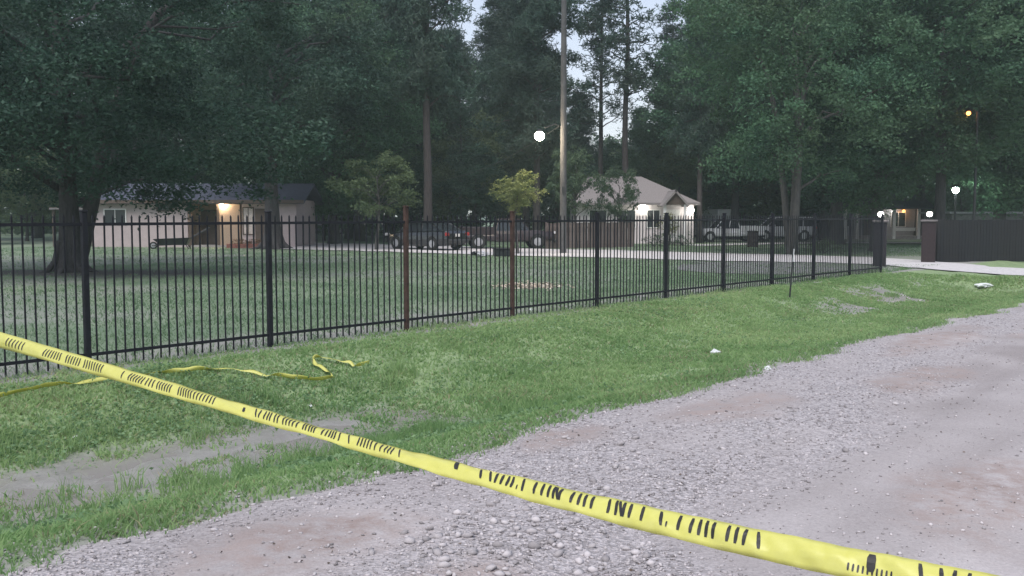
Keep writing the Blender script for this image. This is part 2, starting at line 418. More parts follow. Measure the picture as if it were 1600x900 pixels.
# drive: across the verge, through the gate, along the front of the yard
def strip(name, pts, widths, mt, lift, n=60, sub=6):
    pts = np.array(pts, float); d = np.concatenate([[0], np.cumsum(np.hypot(*np.diff(pts, axis=0).T))])
    u = np.linspace(0, d[-1], n); cx = np.interp(u, d, pts[:, 0]); cy = np.interp(u, d, pts[:, 1])
    for _ in range(6):
        cx[1:-1] = (cx[:-2] + cx[2:] + 2 * cx[1:-1]) / 4; cy[1:-1] = (cy[:-2] + cy[2:] + 2 * cy[1:-1]) / 4
    w = np.interp(u, d, widths); tx = np.gradient(cx); ty = np.gradient(cy); l = np.hypot(tx, ty); tx /= l; ty /= l
    vs = []
    for k in range(sub + 1):
        q = (k / sub - .5) * w
        if k in (0, sub): q = q * (1 + .18 * (fbm(u * .7, u * 0 + k, 131) - .5))
        x = cx - ty * q; y = cy + tx * q; vs.append(np.stack([x, y, ground_z(x, y) + lift], 1))
    v = np.stack(vs, 1); i = np.arange(n * (sub + 1)).reshape(n, sub + 1)
    f = np.stack([i[:-1, :-1], i[1:, :-1], i[1:, 1:], i[:-1, 1:]], -1).reshape(-1, 4)
    return tag(link(name, np_mesh(name, v.reshape(-1, 3), f), mt, smooth=True), kind='structure')
DRV = mat('drive_gravel', (.50, .48, .475), .95, .16, 9, bmp=.3)
a0 = gd(1700, 430); a1 = gd(1600, 426); a2 = gd(1500, 417.5); a3 = gd(1405, 412)
strip('driveway', [(a0.x + 3, a0.y - 2.6), (a0.x, a0.y), (a1.x, a1.y), (a2.x, a2.y), (a3.x, a3.y), *[tuple(gd(px, py)[:2]) for px, py in ((1330, 407), (1200, 404), (1040, 400), (900, 396), (760, 393), (640, 389), (540, 386.5), (440, 383), (300, 379))]],
      [4.6, 4.4, 4.0, 4.0, 3.8, 6, 7, 7.5, 8.5, 8, 8.5, 9, 9, 8], DRV, .035, 90)
strip('side_path', [tuple(gd(px, py)[:2]) for px, py in ((1080, 384), (1200, 381), (1320, 379.5), (1440, 380), (1600, 384))], [2.2, 2.6, 3, 3, 3], DRV, .03, 40)
# worn gravel apron inside the gate
GRV = mat('yard_gravel', (.17, .17, .165), .95, .2, 5, bmp=.3)
strip('yard_apron', [tuple(gd(px, py)[:2]) for px, py in ((1060, 418), (1150, 419), (1250, 416.5), (1350, 414.5))], [3.5, 8, 6.5, 2.5], GRV, .02, 40)

# ------------------------------------------------------------------ grass
def blades(name, x, y, h, w, mt, seed, lean=.5, label=None, seg=2, zf=None):
    r = np.random.default_rng(seed); n = len(x); z = (zf or ground_z)(x, y) - .006
    a = r.uniform(0, 2 * PI, n); la = r.uniform(0, 2 * PI, n); lm = r.uniform(.1, lean, n) * h
    bx, by = np.cos(a) * w / 2, np.sin(a) * w / 2; lx, ly = np.cos(la) * lm, np.sin(la) * lm
    tint = np.clip(r.normal(.45, .22, n) + (fbm(x * .8, y * .8, 141) - .5) * 1.0 + (fbm(x * .22, y * .22, 143) - .5) * 1.3, 0, 1)
    b0 = np.stack([x - bx, y - by, z], 1); b1 = np.stack([x + bx, y + by, z], 1)
    if seg == 1:
        tp = np.stack([x + lx, y + ly, z + h], 1)
        v = np.stack([b0, b1, tp], 1).reshape(-1, 3); i = np.arange(n)[:, None] * 3
        f = i + np.array([[0, 1, 2]]); k = 3
    else:
        m0 = np.stack([x - bx * .8 + lx * .3, y - by * .8 + ly * .3, z + h * .55], 1); m1 = np.stack([x + bx * .8 + lx * .3, y + by * .8 + ly * .3, z + h * .55], 1)
        tp = np.stack([x + lx, y + ly, z + h], 1)
        v = np.stack([b0, b1, m0, m1, tp], 1).reshape(-1, 3); i = np.arange(n) * 5
        f = np.concatenate([np.stack([i, i + 1, i + 3], 1), np.stack([i, i + 3, i + 2], 1), np.stack([i + 2, i + 3, i + 4], 1)]); k = 5
    o = link(name, np_mesh(name, v, f, np.repeat(tint, k)), mt)
    return tag(o, label, 'grass', kind='stuff')
r = np.random.default_rng(17); N = 450000
s = -6 + 46 * r.random(N) ** 1.7; p = r.uniform(5.0, 11.3, N); x, y = sp2xy(s, p); d = np.hypot(x, y)
den = sstep(.2, .55, fbm(s * 1.3, p * 1.3, 151)) * .55 + .45
den = den * (1 - .98 * mud_w(s, p) ** .6 * (.35 + .65 * sstep(.3, .5, fbm(s * 2.2, p * 2.2, 177)))) * (1 - .75 * bare_w(s, p) * (p > 9)) * sstep(-.24, -.02, p - edge_p(s) + (fbm(s * 4, p * 4, 161) - .5) * .2)
den *= 1 - sstep(31, 32, s)
infr = (np.abs(x / np.maximum(y, .1)) < .62) & (y > 3)
k = (r.random(N) < den) & infr; s, p, x, y, d = s[k], p[k], x[k], y[k], d[k]
hh = (.018 + .030 * fbm(s * .9, p * .9, 171) + .022 * r.random(len(x))) * (1 + .6 * sstep(.5, .8, fbm(s * 2.1, p * 2.1, 173)))
wgt = sstep(6.3, 6.9, p) * (1 - sstep(7.2, 7.7, p)); hh = hh * (1 + 1.1 * wgt * (s < 9) * sstep(.4, .7, fbm(s * 1.6, p * 1.6, 175)))
blades('verge_grass', x, y, hh, 0.0085 + .0009 * d, GRASS, 18, 1.7, 'short green grass covering the verge and ditch banks')
STRAW = leafmat('straw_blade', (.22, .20, .12), (.40, .36, .22), .3)
k = (r.random(len(x)) < .05 + .16 * sstep(.5, .75, fbm(s * .6 + 9, p * .9, 211)))
blades('dead_grass', x[k] + .02, y[k] + .01, hh[k] * 1.05, .005 + .0006 * d[k], STRAW, 19, 2.2, 'dry straw coloured blades among the verge grass')
# taller tufts by the ditch
r = np.random.default_rng(23); tx, ty, th = [], [], []
for i in range(430):
    s = r.uniform(-1.5, 9); p = r.normal(6.95, .28) if r.random() < .7 else r.normal(9.2, .3)
    if r.random() > .35 + float(sstep(.4, .7, fbm(np.array([s * 1.5]), np.array([p]), 181))[0]): continue
    n = r.integers(14, 40); cx, cy = sp2xy(s, p)
    tx.append(cx + r.normal(0, .055, n)); ty.append(cy + r.normal(0, .055, n)); th.append(r.uniform(.09, .22, n))
for i in range(260):                   # weeds left standing along the foot of the fence
    s = r.uniform(-6, 34); p = 11.25 + r.normal(0, .07)
    if r.random() > .2 + 1.2 * float(sstep(.45, .7, fbm(np.array([s * .8]), np.array([3.0]), 183))[0]): continue
    n = r.integers(6, 18); cx, cy = sp2xy(s, p); tx.append(cx + r.normal(0, .05, n)); ty.append(cy + r.normal(0, .05, n)); th.append(r.uniform(.05, .17, n))
tx, ty, th = map(np.concatenate, (tx, ty, th))
blades('tall_grass', tx, ty, th, np.full(len(tx), .009), GRASS, 24, .8, 'taller grass tufts along the muddy ditch')
r = np.random.default_rng(29); N = 460000
s = r.uniform(-8, 62, N) ; p = 11.2 + 46 * r.random(N) ** 1.9; x, y = sp2xy(s, p); d = np.hypot(x, y)
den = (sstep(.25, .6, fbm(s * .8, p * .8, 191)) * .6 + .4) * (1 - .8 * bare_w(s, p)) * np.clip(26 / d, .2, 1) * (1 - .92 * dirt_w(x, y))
k = (r.random(N) < den) & (np.abs(x / np.maximum(y, .1)) < .6) & (y > 8) & (y < 62); s, p, x, y, d = s[k], p[k], x[k], y[k], d[k]
drv = bpy.data.objects['driveway']
yc = np.interp(x, *zip(*sorted((gd(px, py).x, gd(px, py).y) for px, py in ((300, 379), (440, 383), (540, 386.5), (640, 389), (760, 393), (900, 396), (1040, 400), (1200, 404), (1330, 407)))))
k = (np.abs(y - yc) > 4.1) & (p > 11.2); x, y, d, s, p = x[k], y[k], d[k], s[k], p[k]
blades('lawn_grass', x, y, .03 + .05 * r.random(len(x)), .010 + .0007 * d, LAWN, 30, 1.6, 'thin worn lawn grass behind the iron fence', seg=1)

# sprigs creeping over the gravel edge
r = np.random.default_rng(33); N = 5200; s = r.uniform(.5, 22, N); p = edge_p(s) - .32 * r.random(N) ** 2.2
k = r.random(N) < sstep(.45, .65, fbm(s * 2.3, p * 2.3, 221)); s, p = s[k], p[k]; x, y = sp2xy(s, p)
o = blades('edge_sprigs', x, y, .02 + .05 * r.random(len(x)), np.full(len(x), .009), GRASS, 34, 1.2, 'sparse grass sprigs creeping over the gravel edge', zf=road_z)
# broad weeds on the far bank
def leaf_quads(P_, size, r, up=.0, asp=.55, out=None, droop=0):
    n = len(P_); a = r.normal(size=(n, 3)); a[:, 2] *= (1 - up); a[:, 2] -= droop; a /= np.linalg.norm(a, axis=1, keepdims=True)
    q = r.normal(size=(n, 3)); q[:, :2] *= .8 if not up else .9; bb = np.cross(a, q); bb /= np.linalg.norm(bb, axis=1, keepdims=True) + 1e-9
    nn = np.cross(a, bb); L = size * r.uniform(.65, 1.35, n)
    L = L[:, None]
    v = np.stack([P_ - a * L / 2, P_ + bb * L * asp / 2 + nn * L * .12, P_ + a * L / 2, P_ - bb * L * asp / 2 + nn * L * .12], 1)
    return v.reshape(-1, 3), np.arange(n * 4).reshape(n, 4)
r = np.random.default_rng(37); N = 70000
s = r.uniform(-3, 20, N); p = r.uniform(8.4, 10.6, N) - 2.6 * (r.random(N) < .3)
k = r.random(N) < sstep(.42, .68, fbm(s * 1.0, p * 1.3, 201)) * (1 - .8 * sstep(5, 9, s)) * (1 - .9 * mud_w(s, p)); s, p = s[k], p[k]
x, y = sp2xy(s, p); P3 = np.stack([x, y, ground_z(x, y) + r.uniform(.01, .09, len(x))], 1)
v, f = leaf_quads(P3, .036, r, .75, .8)
tag(link('bank_weeds', np_mesh('bank_weeds', v, f, np.repeat(r.random(len(x)), 4)), WEED), 'broad leaved green weeds on the far ditch bank', 'weeds', kind='stuff')

P3, r_l = LITTER; v, f = leaf_quads(P3, .021, r_l, .93, .55)
tag(link('leaf_litter', np_mesh('leaf_litter', v, f, np.repeat(r_l.random(len(P3)), 4)), leafmat('dead_leaf', (.05, .04, .035), (.16, .12, .09), .1)), 'small dead brown leaves scattered over the gravel road', 'leaves', kind='stuff')
# ------------------------------------------------------------------ trees
def crown_mesh(name, seed, cl, clr, per, leaf, flat=.7, asp=.5, shell=.5, droop=0, sub=9):
    r = np.random.default_rng(seed); P_, T = [], []
    for (c, k) in cl:
        base = r.uniform(.15, .7)
        for q_ in range(sub):                       # leafy sprays: flat, ragged, each a little off the next
            d = r.normal(size=3); d /= np.linalg.norm(d); d[2] *= flat
            sc_ = np.array(c) + d * clr * k * (shell + (1 - shell) * r.random()) * 1.05
            n = int(per * k * k / sub * r.uniform(.5, 1.5)); sr = clr * k * r.uniform(.22, .48)
            g_ = r.normal(size=(n, 3)) * np.array([.62, .62, .30]) * sr
            g_[:, 2] -= .22 * (g_[:, 0] ** 2 + g_[:, 1] ** 2) / sr
            P_.append(sc_[None] + g_); T.append(np.clip(r.normal(np.clip(base + r.normal() * .16, .05, .95), .14, n), 0, 1))
    P_ = np.concatenate(P_); T = np.concatenate(T)
    v, f = leaf_quads(P_, leaf, r, .45, asp, droop=droop)
    return np_mesh(name, v, f, np.repeat(T, 4))
def needle_mesh(name, seed, cl, clr, per, length):
    r = np.random.default_rng(seed); V, T = [], []
    for (c, k) in cl:
        n = max(3, int(per * k)); tc = np.array(c)[None] + r.normal(size=(n, 3)) * clr * k * np.array([.55, .55, .3])
        for q in range(9):
            a = r.normal(size=(n, 3)); a[:, 2] = a[:, 2] * .7 + .25; a /= np.linalg.norm(a, axis=1, keepdims=True)
            w = np.cross(a, r.normal(size=(n, 3))); w /= np.linalg.norm(w, axis=1, keepdims=True)
            L = length * r.uniform(.7, 1.3, (n, 1))
            V.append(np.stack([tc - w * .022, tc + w * .022, tc + a * L + w * .03, tc + a * L - w * .03], 1)); T.append(np.repeat(np.clip(r.normal(.45, .25, n), 0, 1), 4))
    v = np.concatenate(V).reshape(-1, 3); return np_mesh(name, v, np.arange(len(v)).reshape(-1, 4), np.concatenate(T))
def wobble(a, b, r, n=6, amt=.08):
    a, b = Vector(a), Vector(b); L = (b - a).length
    return [a.lerp(b, i / n) + Vector(r.normal(size=3)) * L * amt * math.sin(PI * i / n) * .6 + Vector((0, 0, .12 * L * math.sin(PI * i / n))) for i in range(n + 1)]
def broad_proto(seed, H, base, R, tr, ncl, clr, per, leaf, lean=(0, 0), squash=1.0, fork=0, bottom=.25, droop=.0, under=.30, flare=.55, extra=()):
    r = np.random.default_rng(seed); cl = []
    cz = (H + base) / 2; hz = (H - base) / 2
    for i in range(ncl):
        for _ in range(30):
            d = r.normal(size=3); d /= np.linalg.norm(d); rad = .35 + .65 * r.random() ** .45
            z = cz + d[2] * hz * rad; wid = 1 - bottom * max(0, (z - cz) / hz) ** 2 - under * max(0, (cz - z) / hz)
            c = (d[0] * R * rad * wid + lean[0], d[1] * R * rad * wid * squash + lean[1], z)
            if all((Vector(c) - Vector(o[0])).length > clr * .62 for o in cl): break
        cl.append((c, r.uniform(.7, 1.25)))
    cm = crown_mesh('crown', seed + 1, cl + list(extra), clr, per, leaf, droop=droop)
    mb = MB(); top = Vector((lean[0] * .6, lean[1] * .6, base + (H - base) * .62))
    nf = 9; pts = []; rads = []
    fk = fork if fork else None
    for i in range(nf + 1):
        u = i / nf; pts.append(Vector((lean[0] * .6 * u ** 2 + .08 * math.sin(u * 5 + seed), lean[1] * .6 * u ** 2 + .08 * math.cos(u * 4 + seed), top.z * u - .15 * (i == 0))))
        rads.append(tr * (1.0 - .72 * u) * (1 + flare * math.exp(-u * top.z / .45)))
    pts.insert(1, pts[0].lerp(pts[1], .3)); rads.insert(1, tr * (1.05 + flare * .3))
    mb.tube(pts, rads, 12)
    if flare > .8:
        for k in range(7):
            a = k * .9 + .3; mb.tube([(math.cos(a) * tr * .7, math.sin(a) * tr * .7, 1.0), (math.cos(a) * tr * 1.15, math.sin(a) * tr * 1.15, .35), (math.cos(a) * tr * 1.9, math.sin(a) * tr * 1.9, .06), (math.cos(a) * tr * 3, math.sin(a) * tr * 3, -.1)], [tr * .3, tr * .32, tr * .26, tr * .12], 8)
    if fork:
        for k in range(fork):
            a = seed + k * 2.4; e = Vector((math.cos(a) * R * .45, math.sin(a) * R * .45, top.z * .95)); bpt = Vector((math.cos(a) * tr * .7, math.sin(a) * tr * .7, -.1))
            w = [bpt.lerp(e, u) + Vector((0, 0, top.z * .25 * math.sin(PI * u))) for u in [i / 7 for i in range(8)]]
            mb.tube(w, [tr * .75 * (1 - .65 * i / 7) for i in range(8)], 9)
    order = sorted(range(ncl), key=lambda i: r.random())[:min(ncl, 22)]
    for i in order:
        c = Vector(cl[i][0]); zs = max(base * .75, min(top.z * .95, c.z - .45 * Vector((c.x, c.y, 0)).length)); u = zs / top.z
        st = Vector((lean[0] * .6 * u ** 2, lean[1] * .6 * u ** 2, zs)); w = wobble(st, c, r, 6, .07)
        r0 = tr * (.18 + .22 * (1 - u)); mb.tube(w, [r0 * (1 - .8 * k / 6) for k in range(7)], 6)
    return mb.mesh('trunk'), cm
def pine_proto(seed, H, base, R, tr, nwh, per, length=.32, sparse=1.0):
    r = np.random.default_rng(seed); cl = []; mb = MB()
    mb.tube([(0.06 * math.sin(i * 1.3 + seed), .06 * math.cos(i + seed), H * i / 12 - .15 * (i == 0)) for i in range(13)], [tr * (1 - .88 * i / 12) * (1.25 if i == 0 else 1) for i in range(13)], 10)
    for k in range(nwh):
        u = k / (nwh - 1); z = base + (H - base) * u; n = r.integers(3, 6)
        for j in range(n):
            a = r.uniform(0, 2 * PI); L = R * (1 - .75 * u ** 1.4) * r.uniform(.6, 1.1) * (.75 if u < .1 else 1)
            e = Vector((math.cos(a) * L, math.sin(a) * L, z + L * r.uniform(-.1, .35))); w = wobble((0, 0, z), e, r, 5, .06)
            mb.tube(w, [tr * .22 * (1 - .8 * q / 5) for q in range(6)], 5)
            for q in range(5):
                if r.random() > sparse: continue
                pt = w[2 + q * 3 // 4 if q < 4 else 5]; cl.append(((pt.x + r.normal() * .35, pt.y + r.normal() * .35, pt.z + r.normal() * .22 + .1), r.uniform(.6, 1.2)))
    cl.append(((0, 0, H), 1.0))
    return mb.mesh('trunk'), needle_mesh('crown', seed + 1, cl, 1.0, per, length)
def tree(name, proto, loc, rz, sc, crownmat, barkmat, label, group=None, cat='tree'):
    e = empty(name, loc, rz, label, cat, group); e.scale = sc if hasattr(sc, '__len__') else (sc, sc, sc)
    for me, nm, mt in ((proto[0], 'trunk', barkmat), (proto[1], 'crown', crownmat)):
        o = link(nm, me, mt, e, smooth=(nm == 'trunk'))
        if me.materials[0] is not mt: o.material_slots[0].link = 'OBJECT'; o.material_slots[0].material = mt
    return e
def gpos(px, Y): x = xat(px, Y); return (x, Y, gz(x, Y))

oak = broad_proto(101, 14.0, 2.35, 8.8, .34, 112, 1.55, 1300, .135, lean=(-.2, 0), fork=1, bottom=.3, droop=.1, under=.12, flare=.95, extra=[((rx, -1.5 + 2.2 * math.sin(rx * 2.3), 3.55 + .35 * math.sin(rx * 5.1)), .8 + .15 * math.sin(rx * 3.7)) for rx in [-5.5 + .82 * q for q in range(17)] if abs(rx) > .9])
tree('oak_tree', oak, gpos(104, 31.7), 0, 1, OAK, BARK, 'large dark spreading oak with a flared trunk on the lawn behind the iron fence', cat='tree')
b1 = broad_proto(201, 15.0, 2.6, 6.0, .33, 76, 1.6, 950, .18, droop=.1, under=.2)
b2 = broad_proto(211, 17.0, 3.2, 6.4, .30, 82, 1.6, 850, .20, bottom=.5)
b3 = broad_proto(221, 13.0, 2.2, 5.4, .24, 72, 1.5, 1150, .155, fork=2, under=.12)
b4 = broad_proto(231, 5.5, 1.2, 2.2, .09, 26, .62, 420, .13, droop=.2)
p1 = pine_proto(301, 25, 8.0, 4.2, .42, 17, 26)
p2 = pine_proto(311, 27, 10, 3.4, .28, 15, 11, sparse=.62)
p3 = pine_proto(321, 24, 5.5, 4.6, .36, 18, 30)

# trees one can name
b6 = broad_proto(261, 14.5, 4.6, 5.6, .45, 60, 1.5, 950, .18, droop=.1, under=.2, flare=.9)
tree('shade_tree', b6, gpos(427, 54), .4, (1, 1, 1.0), OAK, BARK, 'dark shade tree with a straight trunk before the end of the low brick house')
tree('pine_tree', p1, gpos(668, 58), .0, (.66, .66, 1), PINE, PBARK, 'tall thick trunked pine rising behind the black car')
tree('pine_tree', p3, gpos(838, 66), 1.0, (.75, .75, 1), PINE, PBARK, 'dense tall pine behind the lit street lamp')
tree('pine_tree', p2, gpos(977, 74), 2.0, (1, 1, 1.05), PINE, PBARK, 'slender open crowned pine with bare trunk above the gabled house')
tree('young_tree', b4, gpos(590, 52), 0, (1.0, 1.0, 1.0), PALE, GBARK, 'small pale leaved tree beyond the rusty fence post')
tree('golden_tree', broad_proto(241, 4.05, 2.0, 1.1, .05, 22, .42, 300, .10), gpos(808, 46.5), 0, 1, GOLD, GBARK, 'small round golden leaved tree lit by the street lamp')
tree('young_tree', b4, gpos(900, 55), 2, (.75, .75, 1.1), BUSH, BARK, 'small dark bushy tree behind the wooden fence by the utility pole')
tree('young_tree', b4, gpos(968, 57), 4, (.5, .5, .9), BUSH, BARK, 'thin dark tree before the roof of the gabled house')
tree('forked_tree', b3, gpos(1240, 46), 1.2, (.95, .95, 1.12), BROAD, GBARK, 'broad green tree with several grey stems beside the white utility vehicle')
tree('shade_tree', b1, gpos(1373, 50), 2.2, (.95, .95, 1.0), BROAD, GBARK, 'leafy tree with a slim trunk behind the lit gate pillars')
tree('shade_tree', b2, gpos(1466, 49), 3.1, (1, 1, 1), BROAD, BARK, 'tall dark trunked tree behind the solid brown fence')
tree('shade_tree', b1, gpos(1560, 55), 4.1, (1.1, 1.1, 1.1), BROAD, GBARK, 'pale trunked spreading tree over the end of the brown fence')
tree('pine_tree', p1, gpos(1093, 66), 4.0, (.5, .5, .7), PINE, PBARK, 'dark trunked pine beside the porch of the gabled house')
# the wood behind: trees that only their place tells apart
rr = random.Random(5)
belt_b, belt_p = [], []
def place(px):
    for lim, t_ in ((200, 'the oak on the lawn'), (465, 'the low pale house'), (600, 'the end of the house'), (730, 'the black car'), (860, 'the maroon pickup'), (1000, 'the wooden fence'), (1095, 'the gabled house'), (1270, 'the white vehicles'), (1445, 'the gate pillars'), (1600, 'the solid brown fence')):
        if px < lim: return t_
    return 'the far end of the brown fence'
for px, Y, k, sc in [(-60, 72, b2, 1.15), (60, 80, b2, 1.2), (180, 76, b1, 1.3), (300, 82, b2, 1.25), (400, 75, b2, 1.2), (480, 70, b1, 1.25), (545, 78, b2, 1.15), (610, 84, b1, 1.1),
                     (1115, 86, b2, .78), (1150, 76, b2, 1.15), (1215, 84, b1, 1.4), (1290, 74, b2, 1.25), (1360, 82, b2, 1.25), (1440, 78, b2, 1.3), (1530, 80, b2, 1.3), (1620, 72, b2, 1.3), (1690, 64, b1, 1.3),
                     (1160, 86, b1, 1.2), (1310, 62, b1, 1.2), (1610, 52, b1, 1.15), (520, 63, b1, 1.0)]:
    belt_b.append((px, Y, k, sc))
for px, Y, k, sc in [(560, 70, p3, 1.0), (610, 80, p1, 1.0), (702, 96, p3, .78), (742, 98, b1, 1.25), (800, 86, p1, .95), (822, 78, p2, 1.0), (905, 88, p3, .5), (935, 94, b1, .62), (1030, 92, p3, .52), (1070, 90, b1, .65), (785, 98, p3, .8), (1000, 100, p3, .5), (720, 76, p2, .5), (868, 98, p3, .62), (640, 96, p3, .95), (938, 80, p2, .88), (1048, 84, p2, .7), (965, 96, b1, .6)]:
    belt_p.append((px, Y, k, sc))
for px, Y, k, sc in belt_b:
    tree('wood_tree', k, gpos(px, Y), rr.uniform(0, 6), (sc, sc, sc * rr.uniform(.95, 1.08)), BROAD if rr.random() < .7 else OAK, BARK, 'tall broad leaved tree in the wood behind ' + place(px), 'broad leaved trees of the wood')
for px, Y, k, sc in belt_p:
    tree('wood_pine', k, gpos(px, Y), rr.uniform(0, 6), (sc, sc, sc), PINE, PBARK, ('tall pine' if k in (p1, p2, p3) else 'leafy tree among the pines') + ' in the wood behind ' + place(px), 'pines of the wood')
b5 = broad_proto(251, 8.5, 1.0, 3.2, .12, 38, 1.1, 620, .17, droop=.15)
for px, Y, sc in [(505, 70, .8), (548, 76, .95), (632, 72, .8), (705, 78, 1.0), (742, 72, .75), (778, 80, 1.1), (868, 76, 1.0), (1015, 82, 1.15), (1062, 80, 1.0), (1135, 84, 1.1), (1195, 82, 1.0), (1285, 80, .9), (1345, 88, 1.0), (1425, 84, 1.1), (1500, 74, .9), (1580, 72, 1.0), (40, 70, .9), (-30, 62, .9)]:
    tree('understorey_tree', b5, gpos(px, Y), rr.uniform(0, 6), (sc, sc, sc * rr.uniform(.9, 1.1)), rr.choice((BROAD, PALE, OAK)), BARK, 'short bushy tree before the wood behind ' + place(px), 'bushy trees at the edge of the wood')
# undergrowth, one dark mass
r = np.random.default_rng(51); cl = []
for i in range(420):
    Y = r.uniform(88, 116); px = r.uniform(-200, 1800); h = r.uniform(.3, 8.5)
    cl.append(((xat(px, Y), Y, h), r.uniform(.8, 1.5)))
for i in range(200):
    Y = r.uniform(120, 140); px = r.uniform(-250, 1850); cl.append(((xat(px, Y), Y, r.uniform(.5, 9.5)), r.uniform(1.4, 2.0)))
um = crown_mesh('undergrowth', 52, cl, 1.9, 170, .62, .85)
tag(link('undergrowth', um, BUSH), 'dark undergrowth filling the wood behind the houses', 'undergrowth', kind='stuff')

# ------------------------------------------------------------------ iron fence
A = gd(132, 555 + 1, 0); A = Vector((-4.98, 11.56, 0)); B = Vector((9.98, 29.3, 0)); dirF = (B - A).normalized(); SPAN = (B - A).length / 9
fr_ = empty('iron_fence', A, math.atan2(dirF.y, dirF.x), 'black iron picket fence with two rusty posts running along the grass verge', 'fence')
NP = 22
pk = MB(); pk.box((0, 0, .905), (.0165, .0165, 1.75)); pk.add([(-.0095, -.0095, 1.78), (.0095, -.0095, 1.78), (.0095, .0095, 1.78), (-.0095, .0095, 1.78), (0, 0, 1.815)], [(0, 1, 4), (1, 2, 4), (2, 3, 4), (3, 0, 4)])
pkm = pk.mesh('picket'); pkm.materials.append(IRON)
rl = MB(); rl.box((SPAN / 2, 0, 0), (SPAN - .07, .032, .036)); rlm = rl.mesh('rail'); rlm.materials.append(IRON)
def local_z(u): return gz(A.x + dirF.x * u, A.y + dirF.y * u)
posts = {}
for i in range(-2, 11):
    u = i * SPAN; rust = i in (2, 3); h = {2: 1.93, 3: 1.86}.get(i, 1.84)
    mb = MB(); mb.box((0, 0, h / 2 - .1), (.066, .066, h + .2), bev=.006); mb.box((0, 0, h + .012), (.08, .08, .024), bev=.008)
    if i > -2 or True:
        o = mb.build('post', RUST if rust else IRON, fr_); o.location = (u, 0, 0)
        if rust: o['label'] = 'rusty brown fence post'
    if i < 10:
        for z in (.17, 1.70): q = link('rail', rlm, parent=fr_); q.location = (u, 0, z)
        for k in range(1, NP):
            q = link('picket', pkm, parent=fr_); q.location = (u + SPAN * k / NP + rr.uniform(-.002, .002), 0, rr.uniform(-.004, .004)); q.rotation_euler = (rr.uniform(-.007, .007), rr.uniform(-.007, .007), 0)

# ------------------------------------------------------------------ gate pillars and solid fence
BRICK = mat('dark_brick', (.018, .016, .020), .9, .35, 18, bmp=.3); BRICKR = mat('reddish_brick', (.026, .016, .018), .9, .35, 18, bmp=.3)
LAMPW = glow('lamp_white', (1, .97, .88), 6); LAMPO = glow('lamp_orange', (1, .30, .07), 2.2); LAMPG = glow('lamp_green', (.85, 1, .93), 60)
DARKM = mat('dark_metal', (.02, .02, .022), .5, .2, 10)
def point(name, loc, power, col, parent=None, rad=.08):
    l = bpy.data.lights.new(name, 'POINT'); l.energy = power; l.color = col; l.shadow_soft_size = rad
    o = bpy.data.objects.new(name, l); COL.objects.link(o); o.location = loc
    if parent: o.parent = parent
    return o
def globe(parent, loc, rad, mt, power, col):
    mb = MB(); mb.lathe([(.002 + rad * math.sin(PI * i / 8), -rad * math.cos(PI * i / 8)) for i in range(9)], (0, 0, 0), 12)
    o = mb.build('lamp_globe', mt, parent, True); o.location = loc
    point('lamp_light', (loc[0], loc[1], loc[2]), power, col, parent, rad * 1.3); return o
def pillar(px, py, w, label, BRICK=BRICK):
    g = gd(px, py); e = empty('gate_pillar', (g.x, g.y, gz(g.x, g.y)), -.4, label, 'gate pillar')
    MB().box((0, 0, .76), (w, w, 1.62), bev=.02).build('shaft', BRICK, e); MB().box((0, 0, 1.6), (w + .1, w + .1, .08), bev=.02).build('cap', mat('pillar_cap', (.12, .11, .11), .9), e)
    MB().lathe([(.05, 1.64), (.05, 1.72), (.09, 1.74), (.09, 1.76)], n=10).build('lamp_base', DARKM, e)
    globe(e, (0, 0, 1.845), .10, LAMPW, 18, (1, .92, .8))
    return e
pillar(1374, 417, .42, 'dark brick gate pillar with a lit globe where the iron fence ends')
pillar(1450, 411, .50, 'reddish brick gate pillar with a lit globe joined to the solid brown fence', BRICKR)
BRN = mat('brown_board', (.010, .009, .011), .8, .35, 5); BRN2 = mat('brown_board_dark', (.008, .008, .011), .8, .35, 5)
c0 = gd(1463, 410); c1 = gd(1760, 404)
dv = (c1 - c0); L = dv.length; e = empty('board_fence', (c0.x, c0.y, 0), math.atan2(dv.y, dv.x), 'solid dark brown board fence beside the lit gate pillar', 'fence')
nb = int(L / .152)
for i in range(nb):
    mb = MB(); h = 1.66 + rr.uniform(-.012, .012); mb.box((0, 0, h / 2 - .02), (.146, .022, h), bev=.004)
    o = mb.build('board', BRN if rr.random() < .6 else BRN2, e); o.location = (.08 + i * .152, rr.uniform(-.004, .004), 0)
for i in range(0, int(L / 2.4) + 1): MB().box((.05 + i * 2.4, .075, .8), (.09, .09, 1.62)).build('post', BRN2, e)
for z in (.3, 1.35): MB().box((L / 2, .032 + .006, z), (L, .03, .08)).build('rail', BRN2, e)
wm = gd(1443, 409); MB().tube([(0, 0, -.05), (0, 0, .17), (.01, 0, .21)], [.05, .05, .03], 8).build('marker_stub', mat('white_pvc', (.7, .7, .68), .5), None, loc=(wm.x, wm.y, gz(wm.x, wm.y)))
tag(bpy.data.objects['marker_stub'], 'short white pipe stub at the foot of the reddish gate pillar', 'pipe')

# reflector stake on the verge
q = gd(1234, 461, -.05); top = at(1240, 388, q.y)
e = empty('marker_stake', (q.x, q.y, gz(q.x, q.y)), 0, 'thin dark marker stake with a white reflective top standing on the grass verge', 'marker')
tv = top - Vector((q.x, q.y, gz(q.x, q.y)))
MB().tube([tv * -.12, tv * .5, tv], .021, 6).build('stake', DARKM, e)
M_ = tv.to_track_quat('Z', 'Y').to_matrix()
MB().box(tv * .86 + Vector((0, -.024, 0)), (.07, .012, .30), M=M_).build('reflector', mat('reflector_white', (.72, .72, .74), .4, .08), e)

